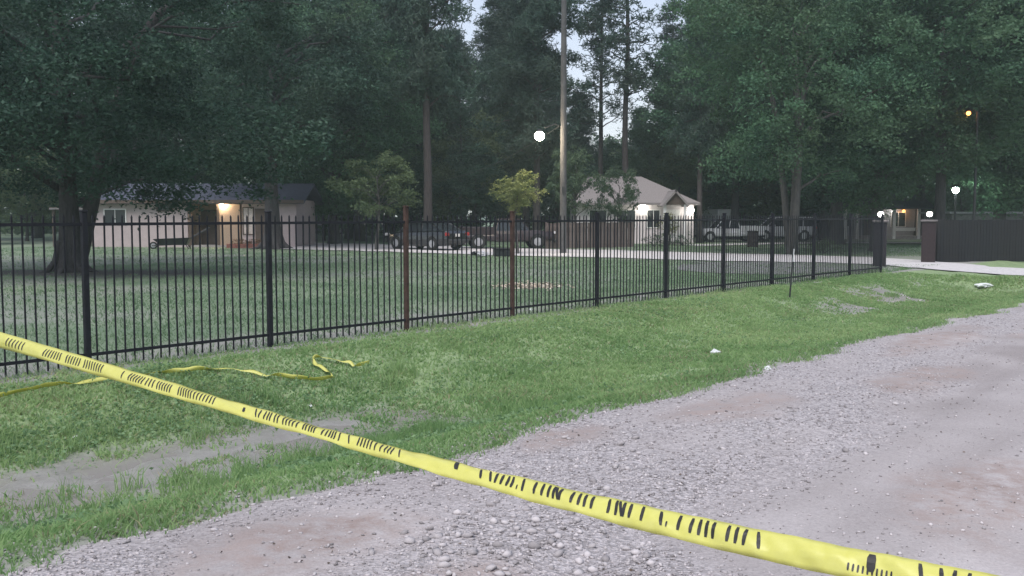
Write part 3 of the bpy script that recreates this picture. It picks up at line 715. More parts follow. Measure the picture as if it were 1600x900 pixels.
# ------------------------------------------------------------------ houses
WHITE = mat('wall_white', (.60, .55, .56), .85, .06, 3, bmp=.05); TAN = mat('wall_tan', (.36, .27, .20), .9, .2, 22, bmp=.2)
TRIM = mat('trim_brown', (.09, .065, .05), .7, .2); ROOFB = mat('roof_blue_grey', (.06, .066, .095), .7, .15, 5, bmp=.1); ROOFT = mat('roof_tan', (.22, .20, .195), .9, .15, 20, bmp=.2)
GLASS = mat('window_glass', (.02, .025, .03), .08, .1); WPAINT = mat('white_paint', (.72, .71, .70), .6, .05)
def gable(parent, x0, x1, y0, y1, ze, zr, ov, mt, th=.12, name='roof', along='X'):
    mb = MB()
    if along == 'X':
        ym = (y0 + y1) / 2; k = (zr - ze) / (ym - y0); zo = ze - k * ov
        A_ = [(x0 - ov, y0 - ov, zo), (x1 + ov, y0 - ov, zo), (x1 + ov, ym, zr), (x0 - ov, ym, zr)]; B_ = [(x1 + ov, y1 + ov, zo), (x0 - ov, y1 + ov, zo), (x0 - ov, ym, zr), (x1 + ov, ym, zr)]
    else:
        xm = (x0 + x1) / 2; k = (zr - ze) / (xm - x0); zo = ze - k * ov
        A_ = [(x0 - ov, y1 + ov, zo), (x0 - ov, y0 - ov, zo), (xm, y0 - ov, zr), (xm, y1 + ov, zr)]; B_ = [(x1 + ov, y0 - ov, zo), (x1 + ov, y1 + ov, zo), (xm, y1 + ov, zr), (xm, y0 - ov, zr)]
    mb.slab(A_, th); mb.slab(B_, th); return mb.build(name, mt, parent)
def window(parent, x, y, z, w, h, pane=GLASS, frame=WPAINT):
    mb = MB(); f = .06
    for c_, d_ in (((x, y, z + h / 2 - f / 2), (w, .07, f)), ((x, y, z - h / 2 + f / 2), (w, .07, f)), ((x - w / 2 + f / 2, y, z), (f, .07, h - 2 * f)), ((x + w / 2 - f / 2, y, z), (f, .07, h - 2 * f)), ((x, y, z), (.035, .05, h - 2 * f))): mb.box(c_, d_)
    o = mb.build('window', frame, parent); MB().box((x, y + .015, z), (w - 2 * f, .02, h - 2 * f)).build('pane', pane, o); return o
def door(parent, x, y, w, h, mt, z0=.1):
    o = MB().box((x, y, z0 + h / 2), (w, .06, h), bev=.01).build('door', mt, parent)
    MB().box((x + w * .38, y - .05, z0 + h * .48), (.04, .06, .12)).build('handle', DARKM, o); return o

# low house behind the oak
Yh = 57.0; hx = lambda px: xat(px, Yh)
x0, x1 = hx(143), hx(463); cxh = (x0 + x1) / 2
H1 = empty('low_house', (cxh, Yh, 0), 0, 'low pale house with blue grey roof and a lit porch lamp behind the oak', 'house')
lx = lambda px: hx(px) - cxh
mb = MB(); d_ = 5.2; wt = 2.72
mb.box(((lx(143) + lx(293)) / 2, .1, wt / 2 - .05), (lx(293) - lx(143), .2, wt + .1))
mb.box(((lx(378) + lx(463)) / 2, .1, wt / 2 - .05), (lx(463) - lx(378), .2, wt + .1))
mb.box((lx(143) + .1, d_ / 2 + .1, wt / 2 - .05), (.2, d_ - .2, wt + .1)); mb.box((lx(463) - .1, d_ / 2 + .1, wt / 2 - .05), (.2, d_ - .2, wt + .1))
mb.box((0, d_ + .1, wt / 2 - .05), (lx(463) - lx(143), .2, wt + .1)); mb.build('wall', mat('wall_pink_beige', (.43, .36, .355), .85, .08, 3, bmp=.05), H1)
mb = MB(); mb.box(((lx(293) + lx(378)) / 2, 1.5, wt / 2 - .05), (lx(378) - lx(293), .2, wt + .1)); mb.box((lx(293) - .097, .75, wt / 2 - .05), (.19, 1.3, wt + .1)); mb.box((lx(378) + .097, .75, wt / 2 - .05), (.19, 1.3, wt + .1))
mb.box(((lx(341) + lx(375)) / 2, .12, wt / 2 - .05), (lx(375) - lx(341), .24, wt + .1))
mb.build('porch_wall', TAN, H1)
MB().box(((lx(293) + lx(378)) / 2, .7, .03), (lx(378) - lx(293) - .4, 1.6, .16)).build('porch_floor', mat('porch_concrete', (.3, .28, .27), .9), H1)
door(H1, (lx(300) + lx(336)) / 2 - .1, 1.37, .95, 2.05, TRIM)
gable(H1, lx(143), lx(463), 0, d_, wt + .05, wt + 1.0, .55, ROOFB)
MB().box((0, -.53, wt - .13), (lx(463) - lx(143) + 1.1, .06, .2)).build('fascia', TRIM, H1)
for px in (297, 341): MB().box((lx(px), .02, wt / 2), (.14, .14, wt - .05)).build('porch_post', TRIM, H1)
window(H1, lx(258), -.02, 2.25, .95, .42, GLASS, TRIM); window(H1, lx(388), -.02, 1.5, .66, 1.6, mat('lit_curtain', (.62, .55, .5), .9), TRIM)
door(H1, lx(407), -.02, .6, 2.1, TRIM); window(H1, lx(180), -.02, 1.75, 1.3, .9)
MB().box((lx(348), -.03, 2.62), (.14, .1, .1)).build('lamp_bracket', DARKM, H1); globe(H1, (lx(348), -.16, 2.57), .13, glow('lamp_porch', (1, .83, .6), 55), 70, (1, .72, .42))
# carport at its left
cpx = hx(60); e = empty('carport', (hx(82), Yh + 1, 0), 0, 'dark open carport roof on brown posts at the end of the low pale house', 'carport')
MB().box((.9, 2, 2.2), (2.6, 5, .16)).build('roof', TRIM, e); MB().box((.9, -.53, 2.2), (2.6, .05, .09)).build('fascia', mat('fascia_grey', (.16, .15, .15), .8), e)
for dx in (-.25, 2.0):
    for dy in (-.3, 4.2): MB().box((dx, dy, 1.02), (.14, .14, 2.2)).build('post', TRIM, e)
# brick planter and barrow before it
g = gd(382, 388); e = empty('brick_planter', (g.x, g.y, gz(g.x, g.y)), 0, 'low red brick planter before the lit porch', 'planter')
BR = mat('red_brick', (.22, .09, .07), .9, .3, 10)
for k in range(3):
    for i in range(8): MB().box((-.85 + i * .245 + (k % 2) * .06, 0, .04 + k * .082), (.23, .11, .075), bev=.006).build('brick', BR, e)
for sx in (-1, 1): MB().box((sx * .95, .4, .12), (.11, .7, .24)).build('side_wall', BR, e)
MB().box((0, .4, .1), (1.75, .66, .2)).build('soil', mat('soil', (.06, .045, .04), .95), e)
r = np.random.default_rng(61); P3 = np.stack([r.uniform(-.8, .8, 500), .4 + r.uniform(-.3, .3, 500), .2 + .3 * r.random(500) ** 1.5], 1); v, f = leaf_quads(P3, .09, r, .3)
link('plants', np_mesh('plants', v, f, np.repeat(r.random(500), 4)), leafmat('dry_leaf', (.13, .06, .045), (.18, .12, .06)), e)
def wheel_mesh(R, w):
    t_ = MB(); t_.lathe([(R * .66, -w / 2), (R * .93, -w / 2), (R, -w * .3), (R, w * .3), (R * .93, w / 2), (R * .66, w / 2), (R * .66, -w / 2)], n=20, axis='Y', cap=False)
    h_ = MB(); h_.lathe([(R * .2, -w * .47), (R * .6, -w * .45), (R * .67, -w * .3), (R * .67, w * .3), (R * .6, w * .45), (R * .2, w * .47)], n=16, axis='Y')
    return t_.mesh('tyre'), h_.mesh('rim')
TYRE = mat('tyre_rubber', (.018, .018, .018), .85); RIM = mat('rim_alloy', (.42, .42, .44), .35, .1, metal=.7)
g = gd(282, 389); e = empty('wheelbarrow', (g.x, g.y, gz(g.x, g.y)), .15, 'black wheelbarrow with raised handles on the lawn before the low pale house', 'wheelbarrow')
BLK = mat('black_paint', (.014, .014, .016), .4, .2)
mb = MB(); mb.loft([[(-1.0, -.3, .22), (.35, -.33, .22), (.35, .33, .22), (-1.0, .3, .22)], [(-1.35, -.45, .55), (.55, -.48, .62), (.55, .48, .62), (-1.35, .45, .55)]]); mb.build('tray', BLK, e)
for sy in (-1, 1): MB().tube([(-1.45, sy * .12, .2), (-.4, sy * .3, .24), (.6, sy * .34, .62), (1.5, sy * .36, 1.15)], .03, 6).build('handle', DARKM, e); MB().tube([(.3, sy * .3, .3), (.5, sy * .34, -.01)], .025, 6).build('leg', DARKM, e)
tm, rm_ = wheel_mesh(.2, .1); w_ = link('wheel', rm_, RIM, e); w_.location = (-1.4, 0, .2); link('tyre', tm, TYRE, w_)

# gabled house with the two bright porch lamps
Yg = 64.0; hx = lambda px: xat(px, Yg); xc = hx(1000)
H2 = empty('gabled_house', (xc, Yg, 0), 0, 'pale house with tan roof, small porch gable and two bright porch lamps', 'house')
lx = lambda px: hx(px) - xc
wt = 2.65
mb = MB(); mb.box(((lx(900) + lx(1085)) / 2, 3.5, wt / 2 - .05), (lx(1085) - lx(900), 6.4, wt + .1)); mb.build('wall', WHITE, H2)
# hip roof
xa, xb = lx(893), lx(1092); zr = zat(276, Yg + 3.5); ya, yb = -.45, 7.4; ze = wt - .02
ra, rb = lx(925), lx(1012); ym = 3.4
mb = MB(); mb.add([(xa, ya, ze), (xb, ya, ze), (xb, yb, ze), (xa, yb, ze), (ra, ym, zr), (rb, ym, zr), (xa, ya, ze - .14), (xb, ya, ze - .14), (xb, yb, ze - .14), (xa, yb, ze - .14)],
                [(0, 1, 5, 4), (1, 2, 5), (2, 3, 4, 5), (3, 0, 4), (0, 6, 7, 1), (1, 7, 8, 2), (2, 8, 9, 3), (3, 9, 6, 0), (9, 8, 7, 6)]); mb.build('roof', ROOFT, H2)
gxa, gxb = lx(1031), lx(1066)
gable(H2, gxa, gxb, -1.7, .9, wt - .05, wt + .78, .15, ROOFT, name='porch_roof', along='Y')
mb = MB(); gm_ = (gxa + gxb) / 2; mb.add([(gxa, -1.65, wt - .15), (gxb, -1.65, wt - .15), (gm_, -1.65, wt + .64), (gxa, -1.6, wt - .15), (gxb, -1.6, wt - .15), (gm_, -1.6, wt + .64)], [(0, 1, 2), (5, 4, 3), (0, 3, 4, 1), (1, 4, 5, 2), (2, 5, 3, 0)]); mb.build('porch_gable', TRIM, H2)
for px in (1033, 1064): MB().box((lx(px), -1.55, wt / 2 - .1), (.16, .16, wt)).build('porch_post', WPAINT, H2)
MB().box((gm_, -.75, .05), (gxb - gxa, 1.9, .2)).build('porch_floor', MATS['porch_concrete'], H2)
door(H2, lx(1052), .27, .95, 2.05, WPAINT, .15); window(H2, lx(1022), .28, 1.6, .9, 1.2); window(H2, lx(980), .28, 1.6, 1.2, 1.2); window(H2, lx(935), .28, 1.6, 1.2, 1.2)
for px, py in ((1004, 321), (1079, 326)):
    zz = zat(py, Yg) - .1; MB().box((lx(px), .24, zz), (.12, .1, .16)).build('lamp_bracket', DARKM, H2); globe(H2, (lx(px), -.12, zz), .2, LAMPW, 6, (1, .95, .85))
# shrubs by the porch
def shrub(name, loc, R, H, mt, label, seed, n=900, leaf=.09, group=None):
    r = np.random.default_rng(seed); cl = [((r.normal() * R * .45, r.normal() * R * .45, H * r.uniform(.25, .8)), r.uniform(.7, 1.1)) for _ in range(9)]
    e = empty(name, loc, 0, label, 'shrub', group)
    link('foliage', crown_mesh('foliage', seed, cl, R * .5, n / 9, leaf, .8, shell=.2), mt, e)
    mb = MB()
    for k in range(4): mb.tube([(0, 0, -.05), (cl[k][0][0] * .5, cl[k][0][1] * .5, H * .3), cl[k][0]], [.025, .02, .01], 5)
    mb.build('stem', BARK, e); return e
def gp(px, py): g = gd(px, py); return (g.x, g.y, gz(g.x, g.y))
shrub('tall_shrub', gp(1047, 383), .75, 2.5, leafmat('yellow_green', (.10, .12, .04), (.2, .2, .06)), 'tall yellowish shrub growing before the porch gable', 71, 1400)
shrub('low_shrub', gp(1024, 386), 1.0, .8, BUSH, 'low dark green shrub before the bright porch', 72)
shrub('low_shrub', gp(1068, 384), .9, .75, BUSH, 'low dark shrub between the porch and the white pickup', 73)
shrub('low_shrub', gp(880, 350 + 36), .7, 1.5, BUSH, 'dark shrub against the wooden fence at the foot of the utility pole', 74)
shrub('low_shrub', gp(1285, 396), .8, .6, PALE, 'low pale green shrub beside the many stemmed tree', 75)
# far white house beyond the gate
Yk = 78.0; hx = lambda px: xat(px, Yk); xc = hx(1370)
H3 = empty('far_house', (xc, Yk, 0), 0, 'dim white house with a lamp lit porch far beyond the open gate', 'house'); lx = lambda px: hx(px) - xc
GREYW = mat('wall_grey', (.34, .34, .37), .9, .1)
MB().box((0, 3.2, 1.2), (lx(1440) - lx(1300), 6, 2.6)).build('wall', GREYW, H3); gable(H3, lx(1300), lx(1440), -1.4, 6.4, 2.55, 3.9, .4, ROOFB)
for px in (1312, 1330, 1387, 1425): MB().box((lx(px), -1.3, 1.2), (.22, .22, 2.5)).build('porch_post', WPAINT, H3)
MB().box((0, -.6, .1), (lx(1440) - lx(1300), 1.6, .3)).build('porch_floor', MATS['porch_concrete'], H3)
MB().box((lx(1404), -1.3, .75), (1.6, .08, .25)).build('porch_rail', WPAINT, H3)
window(H3, lx(1320), .17, 1.5, 1.2, 1.2); window(H3, lx(1405), .17, 1.5, 1.2, 1.2); door(H3, lx(1360), .17, .95, 2.05, TRIM, .2)
for px, mt, c_ in ((1394, LAMPW, (1, .95, .85)), (1410, LAMPO, (1, .6, .25))):
    MB().box((lx(px), -.25, 2.36), (.1, .1, .2)).build('lamp_bracket', DARKM, H3); globe(H3, (lx(px), -.25, 2.16), .11, mt, 5, c_)
# long shed roof behind the brown fence
g = at(1560, 337, 60); e = empty('long_shed', (g.x, 60, 0), 0, 'long low pale shed behind the solid brown fence', 'shed')
MB().box((0, 2, .95), (5.6, 4, 1.9)).build('wall', mat('shed_wall', (.18, .18, .18), .9), e); MB().box((0, 1.9, 1.98), (6.2, 4.6, .12)).build('roof', mat('shed_roof', (.32, .32, .34), .7), e)

# wooden fence in the middle
WOOD = mat('weathered_wood', (.11, .085, .08), .9, .35, 7); WOOD2 = mat('weathered_wood_pale', (.17, .14, .13), .9, .3, 7)
a_, b_ = gd(852, 389), gd(990, 386); dv = b_ - a_; L = dv.length; e = empty('wooden_fence', (a_.x, a_.y, 0), math.atan2(dv.y, dv.x), 'weathered brown wooden fence between the dark pickup and the gabled house', 'fence')
nb = int(L / .15)
for i in range(nb):
    h = 1.45 + rr.uniform(-.05, .03); o = MB().box((0, 0, h / 2 - .02), (.138, .02, h), bev=.004).build('board', WOOD if rr.random() < .7 else WOOD2, e); o.location = (.07 + i * .15, rr.uniform(-.005, .005), 0); o.rotation_euler = (0, rr.uniform(-.012, .012), 0)
for z in (.35, 1.15): MB().box((L / 2, .04, z), (L, .04, .09)).build('rail', WOOD, e)
for i in range(4): MB().box((.1 + i * (L - .2) / 3, .11, .7), (.1, .1, 1.5)).build('post', WOOD, e)

# ------------------------------------------------------------------ lamps and poles
Yp = 47.0; g = gpos(880, Yp); PH = 13.5
e = empty('utility_pole', g, 0, 'tall grey wooden utility pole carrying the bright street lamp', 'utility pole')
POLE = mat('pole_wood', (.080, .079, .078), .9, .25, 4, bmp=.2)
MB().tube([(0, 0, -.3), (0, 0, 5), (0, 0, PH)], [.165, .15, .115], 12).build('pole', POLE, e)
lp = at(843, 209, Yp - .6) - Vector(g); zt = lp.z + .14
MB().tube([(-.1, 0, zt + .25), (-.4, -.2, zt + .35), (lp.x + .25, lp.y + .12, zt + .14)], .028, 6).build('lamp_arm', DARKM, e)
MB().lathe([(.06, .20), (.10, .18), (.12, .08), (.2, .02), (.21, 0)], (0, 0, 0), 14).build('lamp_housing', DARKM, e, True, loc=lp)
globe(e, (lp.x, lp.y, lp.z - .10), .22, glow('lamp_street', (1, .86, .66), 40), 210, (1, .80, .55))
MB().box((0, -.17, 3.0), (.14, .1, .3)).build('meter_box', DARKM, e)
# service wire to the big pine
w0 = Vector(g) + Vector((-.14, 0, zt + .3)); w1 = at(668, 284, 57.5); w1 = Vector((w1.x + .3, 57.4, w1.z))
MB().tube([w0.lerp(w1, i / 10) - Vector((0, 0, .5 * math.sin(PI * i / 10))) for i in range(11)], .009, 5).build('service_wire', mat('wire_grey', (.06, .06, .06), .5), None)
tag(bpy.data.objects['service_wire'], 'thin overhead wire sagging from the utility pole to the thick pine', 'wire')
def lamp_post(px, py, Y, mt, rad, pw, col, label, arm=0):
    g = gpos(px + arm, Y); e = empty('lamp_post', g, 0, label, 'lamp post'); z = zat(py, Y) - g[2]; dx = xat(px, Y) - g[0]
    MB().tube([(0, 0, -.2), (0, 0, z + .1)], [.07, .05], 8).build('pole', DARKM, e)
    if arm: MB().tube([(0, 0, z + .05), (dx * .5, 0, z + .2), (dx, 0, z + .12)], .03, 6).build('lamp_arm', DARKM, e)
    MB().lathe([(.04, .2), (.1, .16), (rad * 1.2, .06), (rad * 1.2, .03)], n=10).build('lamp_housing', DARKM, e, loc=(dx, 0, z + rad * .6)); globe(e, (dx, 0, z), rad, mt, pw, col)
lamp_post(1492, 297, 52, LAMPG, .16, 120, (.85, 1, .92), 'slim lamp post with a cool white lamp behind the brown fence')
lamp_post(1508, 177, 47, LAMPO, .10, 6, (1, .4, .15), 'tall lamp post with a small orange lamp among the branches', arm=14)

# ------------------------------------------------------------------ vehicles
CGLASS = mat('car_glass', (.025, .03, .035), .06, .1); CHROME = mat('bumper_dark', (.03, .03, .032), .5)
TAIL = mat('tail_lens', (.28, .02, .02), .25, .1); HEAD = mat('head_lens', (.6, .6, .62), .15, .1); PLATE = mat('plate_white', (.6, .6, .58), .5)
def ring(x, w, zb, zt, ins=.9):
    h = zt - zb
    half = [(w * .82, zb), (w * .97, zb + h * .12), (w, zb + h * .45), (w * .985, zb + h * .7), (w * .95, zb + h * .92), (w * ins, zt)]
    return [(x, y, z) for y, z in half] + [(x, -y, z) for y, z in reversed(half)]
def vehicle(name, loc, rz, paint, spec, label, cat, group=None, sc=1.0):
    e = empty(name, loc, rz, label, cat, group); e.scale = (sc,) * 3
    mb = MB(); mb.loft([ring(*r_) for r_ in spec['body']]); body = mb.build('body', paint, e)
    for g_ in spec['cabs']:
        xr, xf, rr_, rf, zb, zt, wb, wt_ = g_
        cr = [Vector((xr, wb, zb)), Vector((xf, wb, zb)), Vector((rf, wt_, zt)), Vector((rr_, wt_, zt))]; cl_ = [Vector((v.x, -v.y, v.z)) for v in cr]
        # dark inner mass is open: panes between pillars
        MB().slab([cl_[1], cr[1], cr[2], cl_[2]], -.012).build('windscreen', CGLASS, e)
        MB().slab([cr[0], cl_[0], cl_[3], cr[3]], -.012).build('rear_window', CGLASS if not spec.get('solid_rear') else paint, e)
        nsp = spec.get('side', [0, .5, 1])
        for sgn, C_ in ((1, cr), (-1, cl_)):
            for k in range(len(nsp) - 1):
                u0, u1 = nsp[k], nsp[k + 1]
                qd = [C_[0].lerp(C_[1], u0), C_[0].lerp(C_[1], u1), C_[3].lerp(C_[2], u1), C_[3].lerp(C_[2], u0)]
                if sgn < 0: qd = [qd[1], qd[0], qd[3], qd[2]]
                pan = k in spec.get('panel', ())
                MB().slab(qd, .012).build('side_panel' if pan else 'side_window', paint if pan else CGLASS, e)
            mbp = MB()
            for u in nsp:
                a__, b__ = C_[0].lerp(C_[1], u), C_[3].lerp(C_[2], u); mbp.tube([a__, b__], .035, 6)
            mbp.build('pillar', paint, e)
        rw = wt_ + .03; MB().loft([[(rr_ - .06, -rw, zt - .03), (rf + .06, -rw, zt - .03), (rf + .06, rw, zt - .03), (rr_ - .06, rw, zt - .03)], [(rr_ - .03, -rw, zt + .02), (rf, -rw, zt + .02), (rf, rw, zt + .02), (rr_ - .03, rw, zt + .02)], [(rr_ + .12, -rw * .8, zt + .06), (rf - .12, -rw * .8, zt + .06), (rf - .12, rw * .8, zt + .06), (rr_ + .12, rw * .8, zt + .06)]]).build('roof', paint, e)
    R = spec['wheel']; tm, rm2 = wheel_mesh(R, .22); tm.materials.append(TYRE); rm2.materials.append(RIM)
    W_ = spec['w']
    for xw in spec['axles']:
        for sgn in (1, -1):
            w_ = link('wheel', rm2, parent=e); w_.location = (xw, sgn * (W_ - .08), R); link('tyre', tm, parent=w_)
            mba = MB(); mba.lathe([(R * 1.12, -.075), (R * 1.12, .075)], (xw, sgn * (W_ - .07), R + .01), 18, 'Y'); mba.build('wheel_arch', mat('arch_black', (.008, .008, .008), .95), e)
    xr, xf = spec['body'][0][0], spec['body'][-1][0]; zl = spec['lz']
    for sgn in (1, -1):
        MB().box((xr - .0, sgn * (W_ - .17), zl), (.08, .26, .17), bev=.02).build('tail_light', TAIL, e)
        MB().box((xf - .0, sgn * (W_ - .22), zl - .05), (.08, .32, .15), bev=.02).build('headlight', HEAD, e)
        MB().box((spec['mir'], sgn * (W_ + .08), spec['mz']), (.12, .18, .13), bev=.03).build('mirror', paint, e)
    for x_, nm in ((xr - .04, 'rear_bumper'), (xf + .04, 'front_bumper')): MB().box((x_, 0, .46), (.12, W_ * 1.75, .2), bev=.04).build(nm, CHROME, e)
    MB().box((xr - .03, 0, zl - .05), (.02, .31, .15)).build('number_plate', PLATE, e)
    if 'bed' in spec:
        b0, b1, zt = spec['bed']
        for sgn in (1, -1): MB().box(((b0 + b1) / 2, sgn * (W_ - .06), zt + .2), (b1 - b0, .09, .44), bev=.02).build('bed_side', paint, e)
        MB().box((b0 + .04, 0, zt + .18), (.07, W_ * 1.84, .42), bev=.015).build('tailgate', paint, e); MB().box((b1 - .04, 0, zt + .16), (.06, W_ * 1.84, .4)).build('bed_wall', paint, e)
    return e
SEDAN = dict(body=[(-2.32, .70, .38, .86), (-2.2, .84, .26, .99), (-1.6, .90, .2, 1.0), (-.5, .91, .18, .96), (.9, .91, .18, .94), (1.6, .88, .2, .86), (2.15, .80, .24, .76), (2.3, .66, .32, .66)], cabs=[(-1.95, 1.25, -1.05, .35, .94, 1.42, .78, .60)], side=[0, .46, 1], wheel=.33, w=.9, axles=(-1.38, 1.38), lz=.82, mir=.85, mz=1.0)
SUV = dict(body=[(-2.35, .80, .45, 1.02), (-2.28, .90, .35, 1.1), (-1.5, .95, .3, 1.1), (.9, .95, .3, 1.08), (1.6, .93, .32, 1.05), (2.25, .86, .36, .98), (2.38, .74, .45, .85)], cabs=[(-2.28, 1.3, -2.12, .62, 1.07, 1.72, .86, .72)], side=[0, .26, .58, 1], wheel=.38, w=.94, axles=(-1.42, 1.5), lz=.98, mir=.85, mz=1.15)
PICK = dict(body=[(-2.75, .88, .55, .82), (-2.70, .94, .48, .84), (-.75, .95, .42, .86), (-.7, .95, .4, 1.06), (1.2, .96, .4, 1.07), (2.0, .95, .42, 1.05), (2.65, .9, .46, .98), (2.78, .78, .5, .88)], cabs=[(-.72, 1.3, -.55, .72, 1.05, 1.72, .86, .72)], side=[0, .45, 1], wheel=.40, w=.95, axles=(-1.75, 1.75), lz=.98, mir=.95, mz=1.15, bed=(-2.75, -.72, .84))
VAN = dict(body=[(-2.6, .86, .4, 1.15), (-2.55, .96, .35, 1.2), (1.4, .97, .32, 1.2), (2.2, .92, .35, 1.12), (2.55, .8, .42, .95)], cabs=[(-2.52, 1.95, -2.45, 1.25, 1.18, 2.25, .93, .80)], side=[0, .5, .72, 1], panel=(0, 1), solid_rear=True, wheel=.36, w=.96, axles=(-1.6, 1.75), lz=1.0, mir=1.5, mz=1.3)
PBLK = mat('paint_black', (.010, .011, .014), .18, .1, coat=.6); PRED = mat('paint_maroon', (.020, .010, .013), .3, .15, coat=.4); PWHT = mat('paint_white', (.52, .53, .56), .35, .04, coat=.4)
PVAN = mat('paint_van_white', (.80, .81, .84), .4, .04); PNAVY = mat('paint_navy', (.03, .035, .055), .3, .1, coat=.4); PSIL = mat('paint_silver', (.20, .21, .25), .35, .08, metal=.3); PGRY = mat('paint_dark_grey', (.035, .032, .034), .35, .1, coat=.3)
def on(px, py): g = gd(px, py); return (g.x, g.y, max(gz(g.x, g.y), 0) + .03)
vehicle('parked_car', on(666, 390.5), math.radians(180 - 42), PBLK, SEDAN, 'shiny black car parked on the drive behind the rusty fence post', 'car')
vehicle('pickup_truck', on(791, 388.5), math.radians(8), PRED, PICK, 'dark maroon pickup truck parked beside the small golden tree', 'pickup', sc=.92)
vehicle('delivery_van', on(1106, 371), math.radians(115), PVAN, VAN, 'white high roofed van parked beyond the gabled house', 'van')
vehicle('pickup_truck', on(1137, 378), math.radians(186), PWHT, PICK, 'white pickup truck parked before the white van', 'pickup', sc=.85)
vehicle('utility_vehicle', on(1220, 377), math.radians(184), PWHT, SUV, 'white utility vehicle behind the many stemmed tree', 'suv', sc=.95)
g = on(1176, 386); e = empty('burn_barrel', (g[0], g[1], g[2] - .03), 0, 'dark rusty barrel standing on the grass before the white vehicles', 'barrel')
mbb = MB(); mbb.lathe([(.30, 0), (.31, .03), (.30, .06), (.30, .28), (.315, .31), (.30, .34), (.30, .58), (.315, .61), (.30, .64), (.30, .86), (.31, .89), (.28, .90), (.28, .5)], n=18); mbb.build('drum', mat('barrel_rust', (.03, .02, .018), .8, .4), e, True)
MB().lathe([(.33, .90), (.33, .92), (.15, .95), (.05, .955)], n=18).build('lid', mat('barrel_lid', (.03, .03, .03), .7), e)
vehicle('parked_car', on(510, 366), math.radians(185), PSIL, SEDAN, 'silver car parked far back under the wood near the house end', 'car')
vehicle('parked_car', on(573, 365), math.radians(175), PNAVY, SEDAN, 'dark blue car parked far back under the wood behind the silver one', 'car')
# odds and ends on the drive edge
g = on(784, 402); e = empty('storage_box', g, .2, 'low black storage box on the grass before the maroon pickup', 'box')
MB().box((0, 0, .16), (.72, .45, .3), bev=.03).build('tub', BLK, e); MB().box((0, 0, .33), (.76, .49, .05), bev=.015).build('lid', BLK, e)
def crumple(name, loc, r_, mt, label, cat, seed, flat=.6):
    import bmesh
    q = np.random.default_rng(seed); bm = bmesh.new(); bmesh.ops.create_icosphere(bm, subdivisions=3, radius=1)
    o3 = q.uniform(0, 9, 3)
    for v in bm.verts:
        a3 = np.array(v.co[:]); f3 = abs(float(vnoise(a3[0] * 2.2 + o3[0] + a3[2], a3[1] * 2.2 + o3[1] - a3[2], seed)) - .5) * 1.5 + q.uniform(-.07, .07)
        v.co = Vector(v.co) * r_ * (.6 + f3); v.co.x *= 1.35; v.co.z = v.co.z * flat
    me = bpy.data.meshes.new(name); bm.to_mesh(me); bm.free(); o = link(name, me, mt); o.location = (loc[0], loc[1], loc[2] + r_ * flat * .6); o.rotation_euler = (0, 0, seed); return tag(o, label, cat)
PAPER = mat('litter_white', (.62, .64, .63), .6, .08)
def onv(px, py, z=-.1):
    d = ray(px, py); t_ = np.linspace(2.5, 60, 6000) / d.y; zz = CAMZ + d.z * t_ - ground_z(d.x * t_, d.y * t_)
    k = int(np.argmax(zz < 0)); q = d * float(t_[k]); return (q.x, q.y, gz(q.x, q.y))
crumple('plastic_bag', onv(1118, 554), .085, PAPER, 'crumpled pale plastic bag lying on the grass verge', 'litter', 1)
crumple('paper_scrap', onv(1199, 578), .045, PAPER, 'small white paper scrap at the edge of the gravel', 'litter', 2)
crumple('plastic_bag', onv(1537, 449), .17, PAPER, 'pale plastic bag beside the muddy end of the ditch', 'litter', 3, .4)
crumple('paper_scrap', onv(119, 685), .035, PAPER, 'tiny white scrap among the weeds on the far ditch bank', 'litter', 4)
crumple('paper_scrap', onv(484, 636), .03, PAPER, 'tiny white scrap on the ditch bank below the loose end of the fallen tape', 'litter', 5)
crumple('paper_scrap', onv(830, 485), .04, PAPER, 'white scrap against the foot of the iron fence', 'litter', 6)
crumple('stuffed_sack', on(753, 401), .24, mat('sack_grey', (.45, .45, .47), .8), 'pale stuffed sack beside the low black box', 'sack', 7)
crumple('stuffed_sack', on(741, 399), .17, BLK, 'small black stuffed sack beside the pale sack', 'sack', 8)
# scatter of dry pale cuttings on the lawn
r = np.random.default_rng(77); n = 420; c_ = gd(828, 449); P3 = np.stack([c_.x + r.normal(0, .42, n), c_.y + r.normal(0, .55, n), .02 + .05 * r.random(n)], 1)
v, f = leaf_quads(P3, .11, r, .8, .35); tag(link('dry_cuttings', np_mesh('dry_cuttings', v, f, np.repeat(r.random(n), 4)), leafmat('straw', (.38, .30, .22), (.62, .55, .47), 0)), 'pale dry cuttings strewn on the lawn behind the fence', 'cuttings', kind='stuff')

# ------------------------------------------------------------------ barrier tape
YEL, tt, bb = nodes('tape_yellow')
bb.inputs['Base Color'].default_value = (.72, .68, .08, 1)
f_ = noise(tt, 30, 3, .6, tt.nodes.new('ShaderNodeTexCoord').outputs['Object']); tt.links.new(mix(tt, f_, (.62, .61, .13), (.76, .75, .26)), bb.inputs['Base Color'])
bb.inputs['Roughness'].default_value = .27; bump(tt, bb, f_, .15, .004)
trn = tt.nodes.new('ShaderNodeBsdfTranslucent'); trn.inputs['Color'].default_value = (.75, .7, .06, 1); msx = tt.nodes.new('ShaderNodeMixShader'); msx.inputs[0].default_value = .3
tt.links.new(bb.outputs[0], msx.inputs[1]); tt.links.new(trn.outputs[0], msx.inputs[2]); tt.links.new(msx.outputs[0], tt.nodes['Material Output'].inputs[0])
INK = mat('tape_ink', (.015, .014, .012), .5, .2)
TXP = [-160, 0, 150, 300, 450, 550, 650, 720, 800, 900, 1000, 1190, 1350, 1500, 1760]
TYP = [487, 532, 574, 618, 661, 690, 719, 739, 758, 783, 808, 851, 884, 914, 965]
